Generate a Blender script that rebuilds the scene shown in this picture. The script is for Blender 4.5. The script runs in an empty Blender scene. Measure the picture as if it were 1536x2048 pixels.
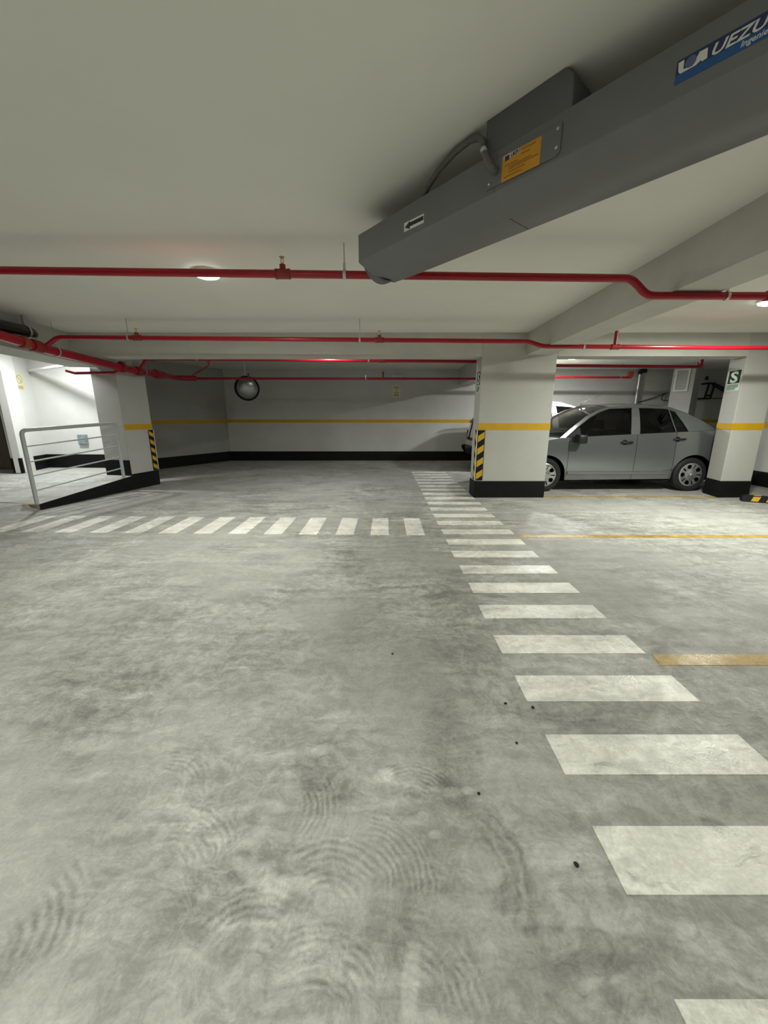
import bpy, bmesh, math, random
from mathutils import Vector, Matrix
random.seed(4)
PI = math.pi
R = math.radians
scene = bpy.context.scene
COL = scene.collection

# ------------------------------------------------------------------ camera, world, exposure
cam_d = bpy.data.cameras.new('camera')
cam = bpy.data.objects.new('camera', cam_d); COL.objects.link(cam)
cam_d.sensor_fit = 'VERTICAL'; cam_d.sensor_height = 36.0; cam_d.sensor_width = 27.0
cam_d.lens = 770.0 / 2048.0 * 36.0
cam_d.clip_start = 0.02; cam_d.clip_end = 100
cam.location = (0, 0, 1.27)
cam.rotation_euler = (R(90) - math.atan2(190, 770), 0, 0)
scene.camera = cam
w = bpy.data.worlds.new('world'); scene.world = w; w.use_nodes = True
w.node_tree.nodes['Background'].inputs[0].default_value = (0.02, 0.02, 0.02, 1)
w.node_tree.nodes['Background'].inputs[1].default_value = 0.5
vs = scene.view_settings
vs.view_transform = 'Standard'; vs.look = 'None'; vs.gamma = 1.0; vs.use_curve_mapping = False
vs.exposure = 0.0
scene.cycles.caustics_reflective = False; scene.cycles.caustics_refractive = False
scene.cycles.max_bounces = 8; scene.cycles.diffuse_bounces = 4; scene.cycles.glossy_bounces = 3

# lamps: (x, y, ceiling z, watts, colour, label)
CEIL = 2.475; CEIL2 = 2.59
WARM = (0.97, 1.0, 0.88); COOL = (0.97, 1.0, 0.97)
LAMPS = [
    (-1.513, 3.678, CEIL, 54, WARM, 'lit round ceiling lamp behind the nearest red pipe'),
    (4.10, 4.50, CEIL, 108, WARM, 'lit round ceiling lamp at the right edge of the photo, right of the long beam'),
    (4.281, 9.325, CEIL2, 118, COOL, 'lit round ceiling lamp above the parked cars, seen right of the wide pillar'),
    (-5.80, 6.95, CEIL, 46, COOL, 'round ceiling lamp of the bright room beyond the handrail'),
    (-1.0, 6.80, CEIL2, 22, COOL, 'dim round ceiling lamp added unseen behind the cross beam to lift the back bay'),  # unseen lamp added to lift the back bay, placed by the pipe glint
    (-1.3, -0.8, CEIL, 76, WARM, 'round ceiling lamp behind the camera'),
    (4.1, -1.0, CEIL, 58, WARM, 'unseen round ceiling lamp to the right behind the camera, added for ambient light'),  # this and the next are unseen, added for ambient light
    (-1.5, -6.0, CEIL, 45, WARM, 'unseen round ceiling lamp far behind the camera, added for ambient light'),
]

# ------------------------------------------------------------------ node helpers
def new_mat(name):
    m = bpy.data.materials.new(name); m.use_nodes = True
    nt = m.node_tree; b = nt.nodes['Principled BSDF']
    return m, nt, b

class N:
    """tiny wrapper to write node maths"""
    def __init__(s, nt): s.nt = nt
    def node(s, t, **kw):
        n = s.nt.nodes.new(t)
        for k, v in kw.items(): setattr(n, k, v)
        return n
    def put(s, sock, v):
        if hasattr(v, 'is_output'): s.nt.links.new(v, sock)
        else: sock.default_value = v
    def m(s, op, a, b=0.0, c=0.0, clamp=False):
        n = s.node('ShaderNodeMath', operation=op, use_clamp=clamp)
        s.put(n.inputs[0], a); s.put(n.inputs[1], b); s.put(n.inputs[2], c)
        return n.outputs[0]
    def pos(s):
        return s.node('ShaderNodeNewGeometry').outputs['Position']
    def xyz(s, v):
        n = s.node('ShaderNodeSeparateXYZ'); s.put(n.inputs[0], v); return n.outputs
    def comb(s, x, y, z=0.0):
        n = s.node('ShaderNodeCombineXYZ')
        for i, v in enumerate((x, y, z)): s.put(n.inputs[i], v)
        return n.outputs[0]
    def map(s, v, loc=(0, 0, 0), rot=(0, 0, 0), sc=(1, 1, 1)):
        n = s.node('ShaderNodeMapping'); s.put(n.inputs[0], v)
        n.inputs[1].default_value = loc; n.inputs[2].default_value = rot; n.inputs[3].default_value = sc
        return n.outputs[0]
    def noise(s, v, scale, detail=4, rough=0.55, dist=0.0, out='Fac'):
        n = s.node('ShaderNodeTexNoise'); s.put(n.inputs['Vector'], v)
        n.inputs['Scale'].default_value = scale; n.inputs['Detail'].default_value = detail
        n.inputs['Roughness'].default_value = rough; n.inputs['Distortion'].default_value = dist
        return n.outputs[out]
    def ramp(s, f, lo, hi, a=0.0, b=1.0):
        n = s.node('ShaderNodeMapRange', interpolation_type='SMOOTHSTEP')
        s.put(n.inputs[0], f); n.inputs[1].default_value = lo; n.inputs[2].default_value = hi
        n.inputs[3].default_value = a; n.inputs[4].default_value = b
        return n.outputs[0]
    def mix(s, f, a, b):
        n = s.node('ShaderNodeMix', data_type='RGBA'); s.put(n.inputs[0], f)
        s.put(n.inputs[6], a); s.put(n.inputs[7], b); return n.outputs[2]
    def scale(s, c, f):
        n = s.node('ShaderNodeMix', data_type='RGBA', blend_type='MULTIPLY'); n.inputs[0].default_value = 1
        s.put(n.inputs[6], c); s.put(n.inputs[7], f); return n.outputs[2]
    def bump(s, h, strength=0.3, dist=0.01):
        n = s.node('ShaderNodeBump'); s.put(n.inputs['Height'], h)
        n.inputs['Strength'].default_value = strength; n.inputs['Distance'].default_value = dist
        return n.outputs[0]

def c4(c): return (c[0], c[1], c[2], 1.0)

def simple(name, col, rough=0.5, metal=0.0, coat=0.0, var=0.0, vscale=8.0, bump=0.0, bscale=60.0, spec=0.5):
    m, nt, b = new_mat(name); n = N(nt)
    b.inputs['Roughness'].default_value = rough; b.inputs['Metallic'].default_value = metal
    b.inputs['Coat Weight'].default_value = coat; b.inputs['Coat Roughness'].default_value = 0.06
    b.inputs['Specular IOR Level'].default_value = spec
    p = n.pos()
    if var > 0:
        f = n.ramp(n.noise(p, vscale, 4, 0.6), 0.3, 0.7, 1 - var, 1 + var)
        n.put(b.inputs['Base Color'], n.scale(c4(col), n.comb(f, f, f)))
    else:
        b.inputs['Base Color'].default_value = c4(col)
    if bump > 0:
        n.put(b.inputs['Normal'], n.bump(n.noise(p, bscale, 3, 0.6), bump, 0.004))
    return m

def emit(name, col, st):
    m, nt, b = new_mat(name)
    b.inputs['Base Color'].default_value = (0.8, 0.8, 0.8, 1)
    b.inputs['Emission Color'].default_value = c4(col); b.inputs['Emission Strength'].default_value = st
    return m

# ------------------------------------------------------------------ floor material
def floor_shade(n, base, paint=False):
    """returns (colour, height, roughness noise) of the worn, trowelled concrete at a world position"""
    p = n.pos()
    x, y, z = n.xyz(p)
    warp = n.noise(p, 2.0, 4, 0.6, 0.0, 'Color')
    wv = n.node('ShaderNodeVectorMath', operation='MULTIPLY_ADD')
    n.put(wv.inputs[0], warp); wv.inputs[1].default_value = (0.22, 0.22, 0); n.put(wv.inputs[2], p)
    q = wv.outputs[0]
    big = n.ramp(n.noise(p, 0.6, 4, 0.6, 0.3), 0.3, 0.7, 0.93, 1.07)
    n1 = n.noise(p, 1.1, 3, 0.5)
    mid = n.ramp(n.noise(q, 2.4, 9, 0.68, 0.3), 0.30, 0.72, 0.77, 1.20)
    stA = n.ramp(n.noise(n.map(q, (0, 0, 0), (0, 0, R(-62)), (2.2, 15.0, 1)), 1.0, 8, 0.66, 0.4), 0.33, 0.68, 0.80, 1.17)
    stB = n.ramp(n.noise(n.map(q, (3, 1, 0), (0, 0, R(-12)), (1.5, 9.0, 1)), 1.0, 8, 0.66, 0.4), 0.33, 0.68, 0.78, 1.20)
    st = n.m('ADD', n.m('MULTIPLY', stA, n.ramp(y, 1.2, 2.4, 1.0, 0.0)), n.m('MULTIPLY', stB, n.ramp(y, 1.2, 2.4, 0.0, 1.0)))
    fine = n.ramp(n.noise(q, 17, 8, 0.76, 0.6), 0.37, 0.64, 0.80, 1.19)
    grain = n.ramp(n.noise(p, 85, 4, 0.7), 0.25, 0.75, 0.90, 1.10)
    calm = n.ramp(n.noise(p, 0.85, 2, 0.5, 0.4), 0.42, 0.60)          # smooth and scuffed zones
    soft = n.m('MULTIPLY_ADD', calm, -0.6, 1.0)
    def damp(f, k): return n.m('MULTIPLY_ADD', n.m('SUBTRACT', f, 1.0), k, 1.0)
    dx = n.m('SUBTRACT', x, -0.3); dy = n.m('SUBTRACT', y, 1.0)
    rr = n.m('SQRT', n.m('ADD', n.m('MULTIPLY', dx, dx), n.m('MULTIPLY', n.m('MULTIPLY', dy, dy), 0.6)))
    wob = n.m('MULTIPLY', n.m('SUBTRACT', n.noise(p, 6, 4, 0.6), 0.5), 0.10)
    wob2 = n.m('MULTIPLY', n.m('SUBTRACT', n.noise(p, 16, 3, 0.6), 0.5), 0.030)
    def polar(cx, cy):
        ax = n.m('SUBTRACT', x, cx); ay = n.m('SUBTRACT', y, cy)
        d = n.m('SQRT', n.m('ADD', n.m('MULTIPLY', ax, ax), n.m('MULTIPLY', ay, ay)))
        return d, n.m('ARCTAN2', ay, ax)
    # fans of fine trowel ridges
    ridge = None
    for cx, cy, r0, r1, a0, a1, per in ((-0.16, 0.70, .10, .21, 0.7, 2.1, .021), (-0.06, 0.80, .10, .19, -0.1, 1.5, .019), (-0.33, 0.60, .08, .17, 0.9, 2.5, .022), (0.03, 0.53, .11, .20, 0.2, 1.4, .020), (-0.16, 0.52, .10, .17, 0.6, 2.0, .018),
                                        (-0.66, 0.80, .12, .22, 0.5, 1.6, .020), (-1.02, 0.62, .14, .24, 0.2, 1.1, .026), (0.10, 1.02, .08, .15, 0.7, 2.1, .017), (-0.36, 1.00, .12, .19, -0.6, 0.6, .020), (-0.80, 1.05, .10, .18, 0.6, 1.7, .019)):
        d, a = polar(cx, cy)
        r0 -= .045; r1 += .035; a0 -= .15; a1 += .15
        d2 = n.m('ADD', d, wob2)
        m_ = n.m('MULTIPLY', n.m('MULTIPLY', n.ramp(n.m('ADD', d, wob), r0, r0 + .03), n.ramp(n.m('ADD', d, wob), r1 - .03, r1, 1.0, 0.0)),
                 n.m('MULTIPLY', n.ramp(n.m('ADD', a, wob), a0, a0 + .25), n.ramp(n.m('ADD', a, wob), a1 - .25, a1, 1.0, 0.0)))
        v = n.m('MULTIPLY', n.m('SINE', n.m('MULTIPLY', d2, 2 * PI / per)), m_)
        ridge = v if ridge is None else n.m('ADD', ridge, v)
    ridge = n.m('MULTIPLY', ridge, n.ramp(n.noise(p, 11, 5, 0.7), 0.37, 0.56, 0.12, 1.0))
    # lumps of pale dust and darker rubbed patches, each where it lies
    def blot(cx, cy, rx, ry, rot, amount, e=0.5):
        c, s_ = math.cos(rot), math.sin(rot)
        ax = n.m('SUBTRACT', x, cx); ay = n.m('SUBTRACT', y, cy)
        u = n.m('DIVIDE', n.m('MULTIPLY_ADD', ax, c, n.m('MULTIPLY', ay, s_)), rx); v = n.m('DIVIDE', n.m('MULTIPLY_ADD', ay, c, n.m('MULTIPLY', ax, -s_)), ry)
        d = n.m('ADD', n.m('SQRT', n.m('ADD', n.m('MULTIPLY', u, u), n.m('MULTIPLY', v, v))), n.m('MULTIPLY', wob, 9.0))
        return n.m('MULTIPLY', n.ramp(d, 1 - e, 1.05, 1.0, 0.0), amount)
    bl = None
    for args in ((0.27, 1.28, .13, .30, 0.1, -.085), (0.17, 1.02, .14, .20, 0, -.075), (-0.20, 1.15, .16, .20, .3, -.085), (-0.45, 0.80, .22, .10, .5, -.07), (0.10, 0.74, .16, .22, .2, -.06), (-0.1, 0.62, .25, .12, .2, -.03),
                 (-0.90, 0.66, .16, .10, .8, -.10), (-0.60, 1.95, .5, .25, .2, -.05), (-1.35, 1.6, .4, .35, .4, -.06), (0.35, 1.9, .35, .6, 0, -.035),
                 (0.0, 1.135, .05, .035, .3, .20, .4), (0.293, 1.077, .028, .022, 0, .16, .6), (-0.25, 1.244, .06, .03, .4, .13), (-0.36, 0.82, .13, .035, -.45, .15), (-0.75, 1.757, .09, .015, .1, .17, .7), (-1.16, 1.55, .08, .025, .3, .17, .7), (-1.08, 1.12, .09, .035, .5, .16, .7), (0.06, 0.60, .025, .10, -.2, .14), (-0.9, 1.35, .10, .02, .3, .10), (0.16, 0.93, .03, .02, 0, .15), (-0.55, 1.25, .09, .03, .5, .08), (-0.02, 1.02, .2, .012, .1, .05)):
        v = blot(*args); bl = v if bl is None else n.m('ADD', bl, v)
    bl = n.m('MULTIPLY', bl, n.ramp(n.noise(q, 24, 6, 0.75), 0.33, 0.58, 0.35, 1.1))
    def sweep(cx, cy, r0, r1, a0, a1, amount, rib=240.0, e1=.012):
        d, a = polar(cx, cy); d = n.m('ADD', d, n.m('MULTIPLY', wob2, 0.5))
        m_ = n.m('MULTIPLY', n.m('MULTIPLY', n.ramp(d, r0, r0 + .05), n.ramp(d, r1 - e1, r1, 1.0, 0.0)), n.m('MULTIPLY', n.ramp(a, a0, a0 + .2), n.ramp(a, a1 - .2, a1, 1.0, 0.0)))
        ri = n.m('MULTIPLY_ADD', n.m('SINE', n.m('MULTIPLY', n.m('ADD', d, wob2), rib)), 0.35, 0.75)
        return n.m('MULTIPLY', n.m('MULTIPLY', m_, ri), amount)
    sw = n.m('ADD', sweep(0.169, 0.832, 0.13, 0.266, -0.75, 0.95, 0.125, 190), sweep(0.424, -0.363, 0.80, 1.076, 0.75, 1.75, 0.11, 95))
    sw = n.m('ADD', sw, sweep(0.83, 2.057, 0.60, 0.70, -2.2, -1.3, 0.10, 200))
    sw = n.m('ADD', sw, sweep(-0.7, 1.6, 1.26, 1.32, -1.0, 0.3, 0.05, 120))
    # colour darkened in a lane up the middle of the aisle
    dark_lane = n.m('MULTIPLY', n.ramp(n.m('ABSOLUTE', n.m('ADD', n.m('SUBTRACT', x, 0.10), n.m('MULTIPLY', n.m('SUBTRACT', n1, 0.5), 0.9))), 0.1, 0.85, 1.0, 0.0), n.m('MULTIPLY', n.ramp(y, 1.0, 2.2), n.ramp(y, 4.5, 8.0, 1.0, 0.4)))
    pit = n.ramp(n.noise(p, 42, 2, 0.5), 0.25, 0.17, 0.0, 1.0)
    f = n.m('MULTIPLY', n.m('MULTIPLY', big, damp(mid, soft)), n.m('MULTIPLY', damp(st, soft), n.m('MULTIPLY', damp(fine, soft), grain)))
    f = n.m('ADD', f, n.m('MULTIPLY', ridge, 0.14))
    f = n.m('ADD', f, n.m('MULTIPLY', bl, 2.3))
    f = n.m('SUBTRACT', f, n.m('MULTIPLY', sw, 1.9))
    f = n.m('SUBTRACT', f, n.m('MULTIPLY', dark_lane, DARK_LANE))
    f = n.m('SUBTRACT', f, n.m('MULTIPLY', pit, 0.10))
    hx = n.m('SUBTRACT', x, 1.055); hy = n.m('SUBTRACT', y, 0.962)
    hd = n.m('ADD', n.m('SQRT', n.m('ADD', n.m('MULTIPLY', hx, hx), n.m('MULTIPLY', n.m('MULTIPLY', hy, hy), 1.6))), n.m('MULTIPLY', n.m('SUBTRACT', n.noise(p, 28, 4, 0.7), 0.5), 0.07))
    hole = n.ramp(hd, 0.018, 0.048, 1.0, 0.0)
    f = n.m('SUBTRACT', f, n.m('MULTIPLY', hole, 0.30))
    if paint:
        f = n.m('MULTIPLY_ADD', n.m('SUBTRACT', f, 1.0), 0.75, 1.0)
        f = n.m('SUBTRACT', f, n.m('MULTIPLY', n.ramp(n.noise(n.map(q, (1, 2, 0), (0, 0, R(35)), (1.0, 2.2, 1)), 3.2, 9, 0.76, 0.6), 0.53, 0.70), 0.32))
    col = n.scale(c4(base), n.comb(f, f, f))
    h = n.noise(p, 34, 5, 0.72)
    return col, h, n.noise(q, 3.5, 4, 0.6)
DARK_LANE = 0.17

def floor_material(name, base, rough=(0.42, 0.7), paint=False, bump=0.35):
    m, nt, b = new_mat(name); n = N(nt)
    col, h, rn = floor_shade(n, base, paint)
    n.put(b.inputs['Base Color'], col)
    n.put(b.inputs['Roughness'], n.ramp(rn, 0.35, 0.65, rough[0], rough[1]))
    b.inputs['Specular IOR Level'].default_value = 0.4
    n.put(b.inputs['Normal'], n.bump(h, bump, 0.012))
    return m

M = {}
M['floor'] = floor_material('concrete_floor', (0.430, 0.425, 0.402))
M['stripe'] = floor_material('worn_white_road_paint', (0.90, 0.89, 0.83), (0.22, 0.55), True, 0.25)
M['yline'] = floor_material('worn_yellow_road_paint', (0.55, 0.36, 0.10), (0.18, 0.5), True, 0.3)
M['ramp'] = floor_material('ramp_concrete', (0.52, 0.52, 0.49), (0.5, 0.75))
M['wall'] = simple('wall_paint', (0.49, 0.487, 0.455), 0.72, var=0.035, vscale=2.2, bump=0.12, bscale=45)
M['ceil'] = simple('ceiling_paint', (0.80, 0.795, 0.735), 0.8, var=0.02, vscale=1.2, bump=0.08, bscale=30)
M['beam'] = simple('beam_paint', (0.55, 0.545, 0.50), 0.78, var=0.05, vscale=2.5, bump=0.12, bscale=40)
M['leftwall'] = simple('dimmed_wall_paint', (0.40, 0.40, 0.375), 0.72, var=0.04, vscale=1.6, bump=0.1, bscale=45)  # wall paint darkened: dimness of the slanting wall put into the colour
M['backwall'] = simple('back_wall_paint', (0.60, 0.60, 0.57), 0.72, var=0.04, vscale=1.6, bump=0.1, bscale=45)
M['whitewall'] = simple('white_wall_paint', (0.74, 0.74, 0.72), 0.7, var=0.02, vscale=3, bump=0.08, bscale=40)
M['black'] = simple('black_base_paint', (0.007, 0.007, 0.008), 0.6, var=0.2, vscale=6, spec=0.2)
M['yellow'] = simple('yellow_band_paint', (0.62, 0.36, 0.006), 0.5, var=0.04)
M['red'] = simple('red_pipe_paint', (0.36, 0.006, 0.018), 0.26, coat=0.05, var=0.08, vscale=5, spec=0.4)
M['redfit'] = simple('red_fitting_paint', (0.27, 0.012, 0.014), 0.38, var=0.1, vscale=20)
M['rust'] = simple('orange_clamp', (0.30, 0.06, 0.02), 0.5, var=0.2, vscale=30)
M['zinc'] = simple('zinc_steel', (0.55, 0.55, 0.53), 0.38, metal=0.8)
M['brass'] = simple('brass', (0.55, 0.42, 0.20), 0.35, metal=0.9)
M['fan'] = simple('fan_grey_paint', (0.155, 0.157, 0.160), 0.45, var=0.03)
M['fan2'] = simple('fan_bracket_grey', (0.125, 0.127, 0.134), 0.5, var=0.03)
M['cable'] = simple('grey_flexible_conduit', (0.12, 0.12, 0.11), 0.5)
M['blue'] = simple('blue_print', (0.012, 0.085, 0.27), 0.4)
M['navy'] = simple('navy_print', (0.02, 0.025, 0.10), 0.4)
M['globe'] = simple('blue_grey_print', (0.10, 0.13, 0.24), 0.4)
M['white'] = simple('white_print', (0.72, 0.72, 0.69), 0.45)
M['ink'] = simple('black_print', (0.012, 0.012, 0.012), 0.5)
M['amber'] = simple('amber_label', (0.62, 0.29, 0.015), 0.45, var=0.04, vscale=30)
M['amberd'] = simple('amber_label_print', (0.36, 0.15, 0.012), 0.5)
M['green'] = simple('dark_green_print', (0.008, 0.06, 0.022), 0.75, spec=0.15)
M['lgreen'] = simple('pale_green_print', (0.18, 0.36, 0.17), 0.45, var=0.25, vscale=25)
M['cream'] = simple('cream_sign', (0.78, 0.74, 0.52), 0.45)
M['olive'] = simple('olive_print', (0.34, 0.31, 0.14), 0.5)
M['hazy'] = simple('hazard_yellow', (0.62, 0.37, 0.012), 0.45, var=0.04)
M['rubber'] = simple('black_rubber', (0.009, 0.009, 0.010), 0.65, spec=0.25)
M['rail'] = simple('light_grey_rail_paint', (0.50, 0.52, 0.53), 0.4)
M['pvc'] = simple('black_pvc', (0.008, 0.008, 0.009), 0.22)
M['bluebox'] = simple('blue_grey_plastic', (0.27, 0.33, 0.37), 0.4, var=0.15, vscale=12)
M['ltgrey'] = simple('light_grey_plastic', (0.60, 0.61, 0.60), 0.45)
M['brown'] = simple('brown_wood', (0.16, 0.13, 0.09), 0.5, var=0.15, vscale=5)
M['steel'] = simple('dark_steel', (0.015, 0.015, 0.015), 0.5)
M['galv'] = simple('galvanised_duct', (0.62, 0.62, 0.60), 0.3, metal=0.7)
M['mirror'] = simple('mirror_glass', (0.30, 0.305, 0.30), 0.28, metal=1.0)
M['pebble'] = simple('dark_grit', (0.012, 0.012, 0.014), 0.7)
M['diff'] = emit('lamp_diffuser', (1, 0.99, 0.95), 14.0)
M['paintgrey'] = simple('metallic_grey_car_paint', (0.255, 0.268, 0.282), 0.25, metal=0.7, coat=1.0)
M['paintwhite'] = simple('cream_white_car_paint', (0.70, 0.69, 0.63), 0.35, coat=0.8)
M['trimblk'] = simple('black_car_plastic', (0.010, 0.010, 0.011), 0.42)
M['interior'] = simple('dark_car_interior', (0.020, 0.020, 0.021), 0.75)
M['seat'] = simple('dark_grey_seat_fabric', (0.035, 0.035, 0.037), 0.85)
M['under'] = simple('car_underside', (0.004, 0.004, 0.004), 0.9, spec=0.1)
M['tyre'] = simple('tyre_rubber', (0.013, 0.013, 0.014), 0.7)
M['alloy'] = simple('silver_wheel_cover', (0.52, 0.53, 0.54), 0.26, metal=0.75)
M['redlens'] = simple('red_lens', (0.10, 0.012, 0.010), 0.15, coat=1.0)
M['clear'] = simple('headlamp_lens', (0.45, 0.47, 0.48), 0.1, metal=0.4, coat=1.0)
def glass_mat(name, tint, gl=0.10):
    m, nt, b = new_mat(name); n = N(nt)
    tr = n.node('ShaderNodeBsdfTransparent'); tr.inputs[0].default_value = c4(tint)
    go = n.node('ShaderNodeBsdfGlossy'); go.inputs['Roughness'].default_value = 0.02; go.inputs[0].default_value = (0.9, 0.9, 0.9, 1)
    lw = n.node('ShaderNodeLayerWeight'); lw.inputs[0].default_value = 0.35
    mx = n.node('ShaderNodeMixShader')
    n.put(mx.inputs[0], n.m('MULTIPLY_ADD', lw.outputs['Fresnel'], gl * 5, gl * 0.2, clamp=True))
    nt.links.new(tr.outputs[0], mx.inputs[1]); nt.links.new(go.outputs[0], mx.inputs[2])
    nt.links.new(mx.outputs[0], nt.nodes['Material Output'].inputs[0])
    return m
M['glass'] = glass_mat('tinted_side_glass', (0.13, 0.135, 0.135), 0.07)
M['wsglass'] = glass_mat('windscreen_glass', (0.66, 0.72, 0.69), 0.15)

# ------------------------------------------------------------------ mesh building
class B:
    def __init__(s): s.v = []; s.f = []
    def add(s, vs_, fs):
        o = len(s.v); s.v += [tuple(v) for v in vs_]; s.f += [tuple(i + o for i in f) for f in fs]; return s
    def box(s, a, b):
        x0, y0, z0 = a; x1, y1, z1 = b
        return s.add([(x0, y0, z0), (x1, y0, z0), (x1, y1, z0), (x0, y1, z0), (x0, y0, z1), (x1, y0, z1), (x1, y1, z1), (x0, y1, z1)],
                     [(3, 2, 1, 0), (4, 5, 6, 7), (0, 1, 5, 4), (1, 2, 6, 5), (2, 3, 7, 6), (3, 0, 4, 7)])
    def obox(s, o, r, u, n, w_, h, t):
        """box with corner o, width w_ along r, height h along u, thickness t along n"""
        o, r, u, n = map(Vector, (o, r, u, n))
        P = [o, o + r * w_, o + r * w_ + u * h, o + u * h]
        return s.add(P + [p + n * t for p in P], [(3, 2, 1, 0), (4, 5, 6, 7), (0, 1, 5, 4), (1, 2, 6, 5), (2, 3, 7, 6), (3, 0, 4, 7)])
    def prism(s, poly, z0, z1):
        """poly: ccw list of (x,y); z0,z1 numbers or lists"""
        k = len(poly)
        za = z0 if isinstance(z0, (list, tuple)) else [z0] * k
        zb = z1 if isinstance(z1, (list, tuple)) else [z1] * k
        v = [(p[0], p[1], za[i]) for i, p in enumerate(poly)] + [(p[0], p[1], zb[i]) for i, p in enumerate(poly)]
        f = [tuple(range(k - 1, -1, -1)), tuple(range(k, 2 * k))] + [(i, (i + 1) % k, (i + 1) % k + k, i + k) for i in range(k)]
        return s.add(v, f)
    def plate(s, o, r, u, n, poly, t):
        """flat polygon in the (r,u) plane at o, thickened by t along n"""
        o, r, u, n = map(Vector, (o, r, u, n)); k = len(poly)
        P = [o + r * a + u * b for a, b in poly]
        return s.add(P + [p + n * t for p in P], [tuple(range(k - 1, -1, -1)), tuple(range(k, 2 * k))] + [(i, (i + 1) % k, (i + 1) % k + k, i + k) for i in range(k)])
    def tube(s, pts, r, seg=12, cap=True, radii=None):
        pts = [Vector(p) for p in pts]; n = len(pts)
        rings = []; prev = None
        for i, p in enumerate(pts):
            if i == 0: t = pts[1] - p
            elif i == n - 1: t = p - pts[i - 1]
            else: t = (pts[i + 1] - p).normalized() + (p - pts[i - 1]).normalized()
            t.normalize()
            if prev is None:
                a = Vector((0, 0, 1)) if abs(t.z) < 0.9 else Vector((1, 0, 0))
                prev = t.cross(a).normalized()
            u = (prev - t * prev.dot(t)).normalized(); prev = u; vv = t.cross(u)
            rr = radii[i] if radii else r
            rings.append([p + (u * math.cos(2 * PI * k / seg) + vv * math.sin(2 * PI * k / seg)) * rr for k in range(seg)])
        v = [q for g in rings for q in g]
        f = [(i * seg + k, i * seg + (k + 1) % seg, (i + 1) * seg + (k + 1) % seg, (i + 1) * seg + k) for i in range(n - 1) for k in range(seg)]
        if cap: f += [tuple(range(seg - 1, -1, -1)), tuple(range((n - 1) * seg, n * seg))]
        return s.add(v, f)
    def lathe(s, prof, o, ax, seg=32, cap=False):
        """prof list of (r, h) turned about the axis ax from o"""
        o = Vector(o); ax = Vector(ax).normalized()
        a = Vector((0, 0, 1)) if abs(ax.z) < 0.9 else Vector((1, 0, 0))
        u = ax.cross(a).normalized(); vv = ax.cross(u)
        v = [o + ax * h + (u * math.cos(2 * PI * k / seg) + vv * math.sin(2 * PI * k / seg)) * r for r, h in prof for k in range(seg)]
        f = [(i * seg + k, i * seg + (k + 1) % seg, (i + 1) * seg + (k + 1) % seg, (i + 1) * seg + k) for i in range(len(prof) - 1) for k in range(seg)]
        if cap: f += [tuple(range(seg - 1, -1, -1)), tuple(range((len(prof) - 1) * seg, len(prof) * seg))]
        return s.add(v, f)
    def grid(s, rows):
        k = len(rows[0]); v = [p for r in rows for p in r]
        return s.add(v, [(i * k + j, i * k + j + 1, (i + 1) * k + j + 1, (i + 1) * k + j) for i in range(len(rows) - 1) for j in range(k - 1)])

ORIGIN = {}
def link(name, B_, mat, parent=None, smooth=None, world=True, normals=True, bevel=0.0):
    me = bpy.data.meshes.new(name)
    off = Vector((0, 0, 0))
    if parent is not None and world: off = ORIGIN.get(parent.name, Vector((0, 0, 0)))
    me.from_pydata([tuple(Vector(v) - off) for v in B_.v], [], B_.f); me.update()
    if normals:
        bm = bmesh.new(); bm.from_mesh(me); bmesh.ops.recalc_face_normals(bm, faces=bm.faces)
        if bevel > 0:
            bmesh.ops.bevel(bm, geom=[e for e in bm.edges if e.is_manifold and e.calc_face_angle(0) > 0.5], offset=bevel, segments=2, affect='EDGES', profile=0.6)
        bm.to_mesh(me); bm.free()
    if smooth is not None:
        for p in me.polygons: p.use_smooth = True
        me.set_sharp_from_angle(angle=R(smooth))
    me.materials.append(mat)
    o = bpy.data.objects.new(name, me); COL.objects.link(o)
    if parent is not None:
        o.parent = parent
        ORIGIN[o.name] = off
    else:
        ORIGIN[o.name] = Vector((0, 0, 0))
    return o

def tag(o, label=None, cat=None, group=None, kind=None):
    if label: o['label'] = label
    if cat: o['category'] = cat
    if group: o['group'] = group
    if kind: o['kind'] = kind
    return o
def thing(name, loc, label, cat, group=None, rz=0.0, kind=None):
    o = bpy.data.objects.new(name, None); COL.objects.link(o); o.location = loc; o.rotation_euler = (0, 0, rz)
    o.empty_display_size = 0.1
    ORIGIN[o.name] = Vector(loc)
    return tag(o, label, cat, group, kind)
def struct(name, B_, mat, label=None, smooth=None, bevel=0.0, cat=None):
    return tag(link(name, B_, mat, None, smooth, bevel=bevel), label, cat, None, 'structure')

def text(name, body, size, o, r, u, n, mat, parent, off=0.0, thick=0.0008, shear=0.0, sx=1.0, align='LEFT', world=True):
    """lettering as a thin solid mesh standing on the plane (o, r, u) facing n"""
    cu = bpy.data.curves.new(name, 'FONT'); cu.body = body; cu.size = size; cu.offset = off; cu.shear = shear
    cu.extrude = thick / 2; cu.resolution_u = 3; cu.align_x = align
    t = bpy.data.objects.new('lettering', cu); COL.objects.link(t)
    bpy.context.view_layer.update()
    me = bpy.data.meshes.new_from_object(t.evaluated_get(bpy.context.evaluated_depsgraph_get()))
    b = B(); o, r, u, n = map(Vector, (o, r, u, n))
    b.add([o + r * (v.co.x * sx) + u * v.co.y + n * (v.co.z + thick / 2) for v in me.vertices], [tuple(p.vertices) for p in me.polygons])
    bpy.data.objects.remove(t); bpy.data.curves.remove(cu); bpy.data.meshes.remove(me)
    return link(name, b, mat, parent, None, world)

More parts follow.
